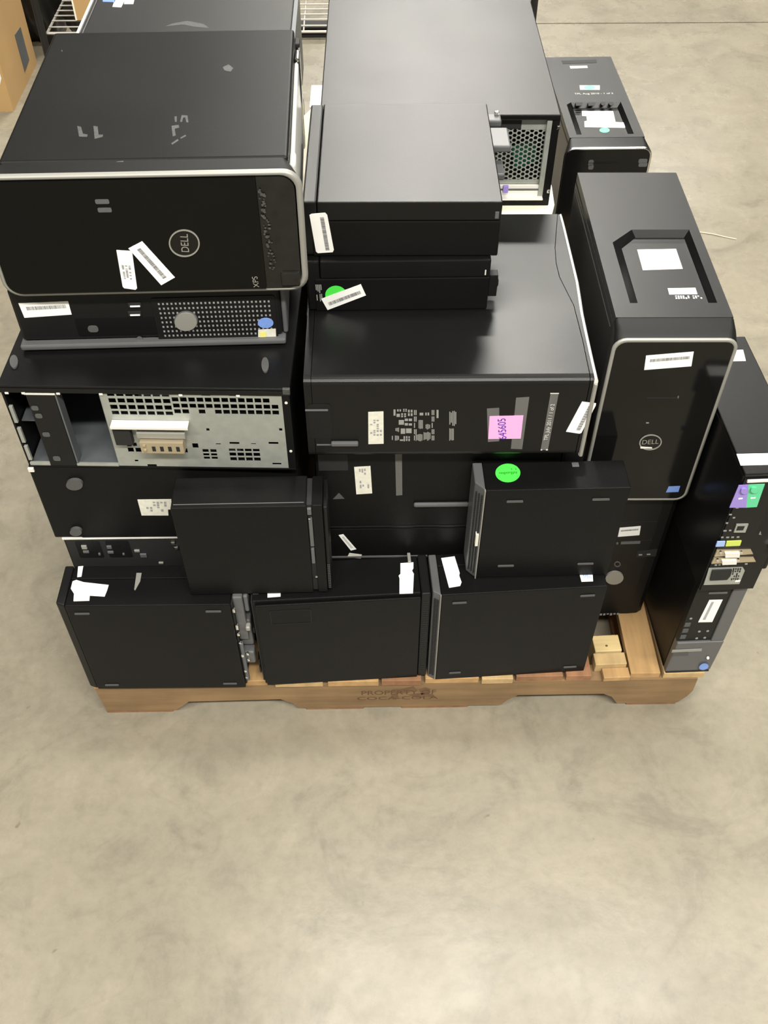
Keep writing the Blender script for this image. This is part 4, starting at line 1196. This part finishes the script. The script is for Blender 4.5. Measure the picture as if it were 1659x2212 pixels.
def tray_tower(t, tray, cut, body_m='paint_smooth'):
    """upright tower: body, top with recessed tray, glossy front inside a rim"""
    W_, D_, H_ = t.w, t.d, t.h
    t.box('case_body', 0.001, W_ - 0.001, 0.036, D_, 0.0, H_ - 0.016, body_m, 0.003)
    x0, x1, y0, y1 = tray
    # top cover built round the open tray
    bm = bmesh.new()
    oz, iz = H_, H_ - 0.011
    outer = [(0.002, 0.036), (W_ - 0.002, 0.036), (W_ - 0.002, D_ - 0.001), (0.002, D_ - 0.001)]
    rim = [(x0, y0), (x1, y0), (x1, y1), (x0 + cut, y1), (x0, y1 - cut)]
    k = 0.008
    kl = 0.017
    inn = [(x0 + kl, y0 + k * 0.6), (x1 - k, y0 + k * 0.6), (x1 - k, y1 - k), (x0 + cut + k * 0.9, y1 - k), (x0 + kl, y1 - cut - k * 0.2)]
    O = [bm.verts.new((x, y, oz)) for x, y in outer]
    O2 = [bm.verts.new((x, y, H_ - 0.0155)) for x, y in outer]
    Rm = [bm.verts.new((x, y, oz)) for x, y in rim]
    In = [bm.verts.new((x, y, iz)) for x, y in inn]
    for i in range(4):
        bm.faces.new((O[i], O[(i + 1) % 4], O2[(i + 1) % 4], O2[i]))
    for i in range(5):
        bm.faces.new((Rm[i], Rm[(i + 1) % 5], In[(i + 1) % 5], In[i]))
    bm.faces.new(In)
    bm.faces.new((O[0], O[1], Rm[1], Rm[0]))
    bm.faces.new((O[1], O[2], Rm[2], Rm[1]))
    bm.faces.new((O[2], O[3], Rm[3], Rm[2]))
    bm.faces.new((O[3], Rm[4], Rm[3]))
    bm.faces.new((O[3], O[0], Rm[0], Rm[4]))
    link('top_cover', bm, M[body_m], t.o)

t = Thing('tower_computer', 'upright black tower with a recessed top tray and glossy front in a grey rim', 'computer', (0.381, 1.186, 0.506, -0.013, 0.186, 0.471, 0.381))
JT = t
W_, D_, H_ = t.w, t.d, t.h
zj = lambda x, y: (1180 + x / 3.463, 350 + y / 3.463)
a = t.px('T', *zj(635, 1055)); b = t.px('T', *zj(1275, 1045)); c = t.px('T', *zj(1070, 505)); d = t.px('T', *zj(490, 605)); e = t.px('T', *zj(628, 512))
tray_tower(t, ((a[0] + d[0]) / 2, (b[0] + c[0]) / 2, a[1], c[1]), max(0.02, (e[0] - d[0] + c[1] - d[1]) / 2))
bk = round_rect(0.0, W_, 0.0, H_ - 0.0005, 0.006, 5)
fr = round_rect(-0.004, W_ + 0.004, 0.0, H_ - 0.014, 0.020, 5)
i1 = round_rect(0.001, W_ - 0.001, 0.005, H_ - 0.019, 0.016, 5)
i2 = round_rect(0.002, W_ - 0.002, 0.006, H_ - 0.020, 0.015, 5)
loft('front_bezel', [(bk, 0.0355), (mixl(bk, fr, 0.35), 0.018), (mixl(bk, fr, 0.85), 0.006), (fr, 0.003)], 'plastic')
loft('silver_rim', [(fr, 0.003), (fr, 0.0), (i1, -0.0015), (i2, 0.004)], 'silver')
t.prism('front_panel', 'F', round_rect(0.002, W_ - 0.002, 0.006, H_ - 0.020, 0.015, 5), -0.008, 0.0005, 'gloss')
zf = lambda x, y: (1230 + x / 3.867, 680 + y / 3.867)
t.barcode('barcode_label', 'F', [zf(640, 340), zf(1038, 307), zf(1018, 428), zf(624, 459)], code=(0.10, 0.93, 0.27, 0.47), n=44, line=False, seed=6, lev=-0.0005)
oval_badge(t, 'F', zf(676, 1061), 24.5, 16.5, 'DELL', zf(604, 1078), zf(742, 1072), lev=-0.0005, rot=-0.12, frac=0.9)
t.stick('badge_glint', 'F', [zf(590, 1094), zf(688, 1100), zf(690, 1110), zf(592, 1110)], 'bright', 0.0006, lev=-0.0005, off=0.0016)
t.stick('processor_sticker', 'F', [zf(828, 1434), zf(925, 1430), zf(910, 1478), zf(806, 1482)], 'blue', 0.0006, lev=-0.0005)
t.stick('drive_seam', 'F', [zf(645, 690), zf(900, 690), zf(900, 697), zf(645, 697)], 'dark', 0.0003, lev=-0.0005)
t.stick('drive_notch', 'F', [zf(900, 685), zf(912, 672), zf(916, 682), zf(908, 702)], 'graphite', 0.0005, lev=-0.0005)
t.stick('panel_mark_or_glint', 'F', [zf(640, 899), zf(664, 898), zf(664, 906), zf(640, 907)], 'print', 0.0003, lev=-0.0005)
TL = H_ - 0.011
t.stick('white_label', 'T', [zj(680, 657), zj(970, 652), zj(1020, 800), zj(722, 810)], 'label', 0.0006, lev=TL)
t.stick('white_label', 'T', [zj(908, 946), zj(1115, 943), zj(1130, 990), zj(920, 992)], 'label', 0.0006, lev=TL)
t.dashes('label_print', 'T', [zj(945, 1000), zj(1165, 1000), zj(1175, 1026), zj(950, 1028)], 12, 2, 'print_light', 6, lev=TL, fill=0.75)
t.box('side_seam', -0.0006, 0.0012, 0.05, D_ - 0.01, H_ - 0.030, H_ - 0.0285, 'dark')

plain_tower('black case lying flat under the farthest tower', (0.450, 2.05, 0.0, 0, 0.215, 0.46, 0.306), 'supporting cases at the back')
t = Thing('tower_computer', 'farthest upright black tower with chrome corners and labelled top tray', 'computer', (0.463, 2.072, 0.308, 0.012, 0.176, 0.456, 0.412))
KT = t
W_, D_, H_ = t.w, t.d, t.h
zk = lambda x, y: (1150 + x / 3.259, 80 + y / 3.259)
a = t.px('T', *zk(265, 725)); b = t.px('T', *zk(750, 690)); c = t.px('T', *zk(625, 455)); d = t.px('T', *zk(235, 480))
tray_tower(t, (0.020, W_ - 0.024, 0.050, c[1]), 0.012)
bk = round_rect(0.0, W_, 0.0, H_ - 0.0005, 0.008, 5)
fr = round_rect(-0.013, W_ + 0.012, 0.0, H_ - 0.006, 0.022, 5)
i1 = round_rect(-0.009, W_ + 0.008, 0.004, H_ - 0.010, 0.019, 5)
loft('front_bezel', [(bk, 0.0355), (mixl(bk, fr, 0.5), 0.020), (mixl(bk, fr, 0.9), 0.008), (fr, 0.003)], 'plastic')
loft('chrome_rim', [(fr, 0.003), (fr, 0.0), (i1, -0.001)], 'chrome')
t.prism('front_panel', 'F', i1, -0.008, 0.001, 'gloss')
TL = H_ - 0.011
t.stick('white_label', 'T', [zk(348, 522), zk(568, 522), zk(585, 600), zk(652, 603), zk(652, 640), zk(368, 635), zk(366, 595), zk(385, 590), zk(380, 558), zk(350, 556)], 'label', 0.0006, lev=TL)
t.prism('green_dot', 'T', t.ellipse('T', zk(508, 657), 11, 5.5, 18, TL), 0, 0.0006, 'mint', lev=TL)
t.stick('white_strip', 'T', [zk(380, 713), zk(648, 709), zk(652, 733), zk(386, 735)], 'label', 0.0006, lev=TL)
lab = t.stick('foil_label', 'T', [zk(332, 341), zk(474, 341), zk(474, 373), zk(336, 373)], 'label_dirty', 0.0006)
t.prism('green_dot', 'T', t.ellipse('T', zk(402, 357), 12, 4.5, 18), 0.0006, 0.001, 'mint', parent=lab)
t.stick('worn_label', 'T', [zk(262, 205), zk(385, 203), zk(390, 218), zk(268, 223)], 'label_dirty', 0.0006)
t.text('strip_lettering', 'T', 'TPL Aug 2010 - 1 of 2', zk(298, 406), zk(570, 402), 'print_light', off=0.0006, hscale=1.0)
t.stick('dark_slot', 'T', [zk(205, 168), zk(450, 160), zk(455, 182), zk(215, 190)], 'dark', 0.0004)
for (x0, x1) in ((305, 355), (392, 445)):
    t.stick('usb_port', 'T', [zk(x0, 464), zk(x1, 462), zk(x1 - 8, 484), zk(x0 + 2, 486)], 'dark', 0.0008)
for x in (498, 556):
    t.prism('audio_jack', 'T', t.ellipse('T', zk(x, 470), 5, 4, 14), 0, 0.0008, 'dark')
for (x, y, a, b, m) in ((412, 885, 0.006, 0.014, 'graphite'), (412, 915, 0.006, 0.012, 'graphite'), (778, 872, 0.010, 0.010, 'graphite'), (778, 898, 0.010, 0.010, 'graphite'), (495, 885, 0.035, 0.004, 'plastic')):
    xx, zz = t.px('F', *zk(x, y), -0.001)
    t.prism('front_detail', 'F', round_rect(xx - a, xx + a, zz - b / 2, zz + b / 2, min(a, b / 2) * 0.6, 3), 0, 0.0008, m, lev=-0.001)

# ------------------------------------------------------------------ far right: two slim computers, one on the other
t = Thing('slim_computer', 'slim black computer standing on edge at the pallet corner, grey lower front', 'computer', (0.590, 1.058, ZD, 0.030, 0.092, 0.33, 0.2935), 'slim computers at the right edge')
S2 = t
W_, D_, H_ = t.w, t.d, t.h
t.box('case_body', 0, W_, 0.016, D_, 0, H_, 'paint', 0.002)
zs = z5b
xm = t.px('F', *zs(1175, 1185))[0]
zm = t.px('F', *zs(1000, 1185))[1]
t.box('front_bezel', 0.0, xm, 0.002, 0.0155, zm + 0.0005, H_, 'plastic', 0.001)
bm = bmesh.new()
bm_box(bm, 0.0, W_, -0.003, 0.0155, 0.004, zm)
for v in bm.verts:
    if v.co.z < 0.01 and v.co.y < 0:
        v.co.y += 0.004
bevel_all(bm, 0.0025)
link('lower_front', bm, M['graphite'], t.o)
t.box('side_front', xm + 0.0003, W_, -0.001, 0.0155, zm + 0.0005, H_, 'graphite', 0.002)
t.box('base_foot', 0.002, W_ - 0.002, 0.0, 0.02, 0.0, 0.004, 'plastic', 0.001)
LV2 = 0.002
lab = t.stick('barcode_label', 'F', [zs(1168, 835), zs(1280, 832), zs(1192, 1018), zs(1075, 1020)], 'label', 0.0006, lev=LV2)
f = t.bil('F', [zs(1168, 835), zs(1280, 832), zs(1192, 1018), zs(1075, 1020)], LV2)
rects = [(f(0.22, k), f(0.42, k), f(0.42, k + 0.016), f(0.22, k + 0.016)) for k in [0.08 + 0.03 * q for q in range(27)]]
t.quads('barcode_print', 'F', rects, 0.001, 'ink', LV2, lab)
for (x, y) in ((985, 1040), (967, 1090), (948, 1142)):
    a, b = t.px('F', *zs(x, y), LV2)
    t.prism('status_button', 'F', round_rect(a - 0.0055, a + 0.0055, b - 0.006, b + 0.006, 0.001, 2), 0, 0.0012, 'rubber', lev=LV2)
for (x, y) in ((1085, 1098), (1155, 1094), (1063, 1155), (1130, 1150), (1015, 990)):
    a, b = t.px('F', *zs(x, y), LV2)
    t.prism('port_icon', 'F', [(a + 0.0028 * math.cos(q * 0.785), b + 0.0028 * math.sin(q * 0.785)) for q in range(8)], 0, 0.0006, 'print', lev=LV2)
t.stick('drive_slot', 'F', [zs(1165, 770), zs(1320, 766), zs(1318, 780), zs(1162, 784)], 'graphite', 0.0008, lev=LV2)
t.stick('silver_bar', 'F', [zs(858, 1252), zs(1106, 1240), zs(1103, 1258), zs(852, 1270)], 'silver', 0.0015, lev=-0.003)
t.stick('button_mark', 'F', [zs(865, 1278), zs(995, 1272), zs(990, 1298), zs(862, 1302)], 'rubber', 0.0005, lev=-0.003)
t.prism('power_light', 'F', t.ellipse('F', zs(1157, 1318), 3.2, 3.2, 10, -0.003), 0, 0.0008, 'label', lev=-0.003)
t.prism('processor_sticker', 'F', t.ellipse('F', zs(1122, 1392), 10.5, 6.5, 16, -0.003, -0.25), 0, 0.0008, 'blue', lev=-0.003)

t = Thing('slim_computer', 'slim black computer stacked upright at the right edge, rear ports facing out', 'computer', (0.5835, 1.042, 0.4195, 0.040, 0.100, 0.34, 0.300), 'slim computers at the right edge')
S1 = t
W_, D_, H_ = t.w, t.d, t.h
t.box('case_body', 0, W_, 0.004, D_, 0.0, H_ - 0.008, 'paint_smooth', 0.002)
t.box('top_cover', 0.0005, W_ + 0.004, 0.002, D_ - 0.001, H_ - 0.0078, H_, 'paint_smooth', 0.002)
t.box('rear_panel', 0.002, W_ - 0.002, 0.0, 0.004, 0.002, H_ - 0.010, 'plastic')
t.box('side_bulge', W_ - 0.002, W_ + 0.007, 0.001, 0.12, 0.055, 0.185, 'plastic', 0.003)
zr = lambda x, y: (1500 + x / 6.912, 980 + y / 6.912)
t.stick('white_label', 'T', [zr(628, 8), zr(1400, -10), zr(1430, 160), zr(690, 178)], 'label', 0.0006)
t.stick('white_label', 'T', [(1578, 757), (1605, 756), (1611, 780), (1562, 781)], 'label', 0.0006)
t.box('bright_lip', 0.006, W_ + 0.002, -0.003, 0.001, H_ - 0.016, H_ - 0.0105, 'bright', 0.001)
def quad(name, pts, m, th=0.003, parent=None):
    return t.stick(name, 'F', [zr(*p) for p in pts], m, th, parent=parent)
q1 = quad('keyboard_port', [(660, 468), (808, 458), (770, 800), (520, 800)], 'lavender', 0.001)
q2 = quad('mouse_port', [(808, 458), (1050, 448), (930, 790), (770, 800)], 'mint', 0.001)
t.prism('port_socket', 'F', t.ellipse('F', zr(735, 535), 7.5, 6, 18), 0.001, 0.0045, 'lavender', parent=q1)
t.prism('port_socket', 'F', t.ellipse('F', zr(885, 522), 8, 6, 18), 0.001, 0.0045, 'mint', parent=q2)
t.stick('port_icon', 'F', [zr(655, 655), zr(718, 650), zr(716, 668), zr(652, 674)], 'label', 0.0003, off=0.0012, parent=q1)
t.stick('port_icon', 'F', [zr(835, 645), zr(912, 640), zr(908, 658), zr(832, 666)], 'label', 0.0003, off=0.0012, parent=q2)
e1 = quad('network_port', [(625, 1045), (803, 1040), (755, 1165), (582, 1165)], 'steel', 0.002)
t.stick('port_opening', 'F', [zr(640, 1070), zr(748, 1068), zr(720, 1128), zr(618, 1132)], 'dark', 0.0004, off=0.002, parent=e1)
for (x, y, a) in ((540, 908, 20), (592, 955, 18), (488, 1035, 18), (458, 1150, 24), (535, 1145, 18), (418, 1248, 18), (498, 1248, 22), (572, 1246, 20), (653, 1244, 20), (640, 805, 22), (322, 1662, 18), (378, 1658, 18), (436, 1655, 18), (492, 1652, 18), (775, 1645, 20)):
    quad('panel_print', [(x - a, y - 9), (x + a, y - 10), (x + a - 4, y + 10), (x - a - 4, y + 11)], 'print', 0.0004)
quad('audio_port', [(338, 1305), (460, 1300), (440, 1372), (312, 1378)], 'sky', 0.002)
quad('serial_port', [(480, 1300), (700, 1290), (675, 1362), (460, 1372)], 'lime', 0.002)
for (y0, y1, xa, xb) in ((1430, 1520, 330, 870), (1545, 1625, 285, 910)):
    d_ = quad('video_port', [(xa, y0), (xb - 30, y0 - 8), (xb, y0 + 50), (xa - 40, y1)], 'brass', 0.003)
    ya, yb = y0 + 18, y1 - 10
    t.stick('port_shell', 'F', [zr(xa + 115, ya), zr(xa + 335, ya - 6), zr(xa + 325, yb - 6), zr(xa + 115, yb)], 'bright', 0.004, off=0.003, parent=d_)
    for xx in (xa + 50, xa + 360):
        t.prism('port_screw', 'F', t.ellipse('F', zr(xx, ya - 6), 3, 3, 8), 0.003, 0.006, 'chrome', parent=d_)
ps = quad('power_inlet', [(215, 1705), (720, 1690), (750, 1740), (668, 1940), (135, 1955), (180, 1820)], 'steel', 0.001)
t.stick('inlet_socket', 'F', [zr(262, 1725), zr(555, 1712), (zr(530, 1800)), zr(480, 1858), zr(225, 1870)], 'dark', 0.003, off=0.001, parent=ps)
t.stick('inlet_label', 'F', [zr(612, 1885), zr(685, 1880), zr(672, 1905), zr(602, 1908)], 'label', 0.0004, off=0.001, parent=ps)
pr_ = t.dashes('inlet_vents', 'F', [zr(575, 1700), zr(712, 1700), zr(660, 1880), zr(540, 1890)], 4, 5, 'dark', 8, fill=0.8, off=0.0012)
holes_strip(t, 'rear_vents', 'F', 0.060, W_ - 0.006, 0.150, H_ - 0.03, 12, 34, 'dark', o=0.0004)
t.box('lock_loop', W_ - 0.012, W_ + 0.004, -0.010, 0.0, 0.118, 0.124, 'chrome', 0.002)
quad('warning_mark', [(960, 1205), (985, 1150), (1000, 1210)], 'print', 0.0004)

# ------------------------------------------------------------------ background: wire rack, boxes, bag
t = Thing('wire_rack', 'pale wire shelf rack standing behind the pile of computers', 'rack', (-1.055, 3.37, 0.0, 0.0, 1.60, 0.46, 1.2))
SZ = 0.45
bm = bmesh.new()
tube_bm(bm, [(0, 0, SZ - 0.006), (t.w, 0, SZ - 0.006), (t.w, t.d, SZ - 0.006), (0, t.d, SZ - 0.006), (0, 0, SZ - 0.006)], 0.0045)
link('shelf_frame', bm, M['wire'], t.o)
bm = bmesh.new(); tube_bm(bm, [(0, 0, 0), (t.w, 0, 0)], 0.0024, 6)
w0 = link('wire', bm, M['wire'], t.o); w0.location = (0, 0.035, SZ)
for k in range(2, 11):
    c = w0.copy(); COL.objects.link(c); c.parent = t.o; c.location = (0, 0.001 + 0.0425 * k, SZ)
bm = bmesh.new(); tube_bm(bm, [(0, 0, 0), (0, t.d, 0)], 0.003, 6)
r0 = link('support_rod', bm, M['wire'], t.o); r0.location = (0.30, 0, SZ - 0.004)
for xx in (0.852, 1.35):
    c = r0.copy(); COL.objects.link(c); c.parent = t.o; c.location = (xx, 0, SZ - 0.004)
for ch in [o for o in t.o.children]:
    c = ch.copy(); COL.objects.link(c); c.parent = t.o; c.location.z = ch.location.z + 0.70
for xx in (-0.012, t.w + 0.012):
    for yy in (-0.012, t.d + 0.012):
        bm = bmesh.new(); tube_bm(bm, [(xx, yy, 0), (xx, yy, 1.2)], 0.012, 10)
        link('post', bm, M['beam'], t.o)
t = Thing('steel_bar', 'dark steel bar lying on the floor behind the wire rack', 'bar', (-0.62, 4.40, 0, 0, 1.3, 0.07, 0.045))
t.box('flange', 0, t.w, 0, t.d, 0, 0.008, 'beam', 0.001)
t.box('web', 0, t.w, 0.028, 0.042, 0.008, 0.037, 'beam')
t.box('flange', 0, t.w, 0, t.d, 0.037, 0.045, 'beam', 0.001)

def carton(label, box, open_top=False):
    t = Thing('cardboard_box', label, 'box', box)
    W_, D_, H_ = t.w, t.d, t.h
    th = 0.005
    t.box('front_wall', 0, W_, 0, th, 0, H_, 'card')
    t.box('back_wall', 0, W_, D_ - th, D_, 0, H_, 'card')
    t.box('side_wall', 0, th, th, D_ - th, 0, H_, 'card')
    t.box('side_wall', W_ - th, W_, th, D_ - th, 0, H_, 'card')
    t.box('bottom', th, W_ - th, th, D_ - th, 0, th, 'card')
    t.box('flap', 0.001, W_ - 0.001, 0.001, D_ / 2 - 0.001, H_, H_ + th, 'card')
    t.box('flap', 0.001, W_ - 0.001, D_ / 2 + 0.001, D_ - 0.001, H_, H_ + th, 'card')
    return t
t = carton('kraft cardboard box on the wire rack behind the left stack', (-0.972, 3.45, 0.4535, 0.0, 0.50, 0.34, 0.36))
t.box('tape_edge', -0.0015, 0.004, -0.0008, 0.002, 0.0, t.h, 'cream')
t = carton('tall tan cardboard box with a white label on the floor at far left', (-1.95, 3.735, 0.0, 0.0, 0.575, 0.425, 0.62))
t.prism('handle_slot', 'R', [(0.245, 0.045), (0.335, 0.055), (0.335, 0.185), (0.245, 0.190)], 0, 0.0015, 'steel_dark')
t.prism('white_label', 'F', [(0.42, 0.09), (0.545, 0.09), (0.565, 0.13), (0.565, 0.25), (0.42, 0.25)], 0, 0.001, 'label')
t.prism('label_print', 'F', [(0.50, 0.12), (0.552, 0.12), (0.552, 0.155), (0.50, 0.155)], 0.001, 0.0015, 'graphite')
# black plastic bags
def bag(label, loc, sc, seed):
    bm = bmesh.new()
    bmesh.ops.create_icosphere(bm, subdivisions=4, radius=1.0)
    from mathutils import noise
    for v in bm.verts:
        n = noise.noise(v.co * 2.2 + Vector((seed, 0, 0))) * 0.28 + noise.noise(v.co * 6 + Vector((0, seed, 0))) * 0.10
        v.co *= 1 + n
        v.co.z = max(v.co.z, -0.72)
    bmesh.ops.transform(bm, matrix=Matrix.Diagonal((sc[0], sc[1], sc[2], 1)), verts=bm.verts)
    zmin = min(v.co.z for v in bm.verts)
    for v in bm.verts:
        v.co.z -= zmin
    o = link('plastic_bag', bm, M['bag'], None, True)
    o.location = loc
    return tag(o, label, 'bag', 'black bags behind the left stack')
bag('crumpled black plastic bag between the tall cardboard box and the rack', (-1.385, 4.44, 0), (0.105, 0.16, 0.34), 2.0)
bag('crumpled black plastic bag under the wire shelf', (-0.98, 4.30, 0), (0.25, 0.22, 0.24), 5.0)
# thin strand on the floor right of the towers
bm = bmesh.new()
tube_bm(bm, [(1.08, 2.850, 0.002), (1.116, 2.844, 0.002), (1.152, 2.833, 0.0025), (1.19, 2.815, 0.002), (1.222, 2.802, 0.002)], 0.0018, 6)
tag(link('packing_strand', bm, M['strand']), 'thin pale packing strand lying on the floor right of the towers', 'strand')
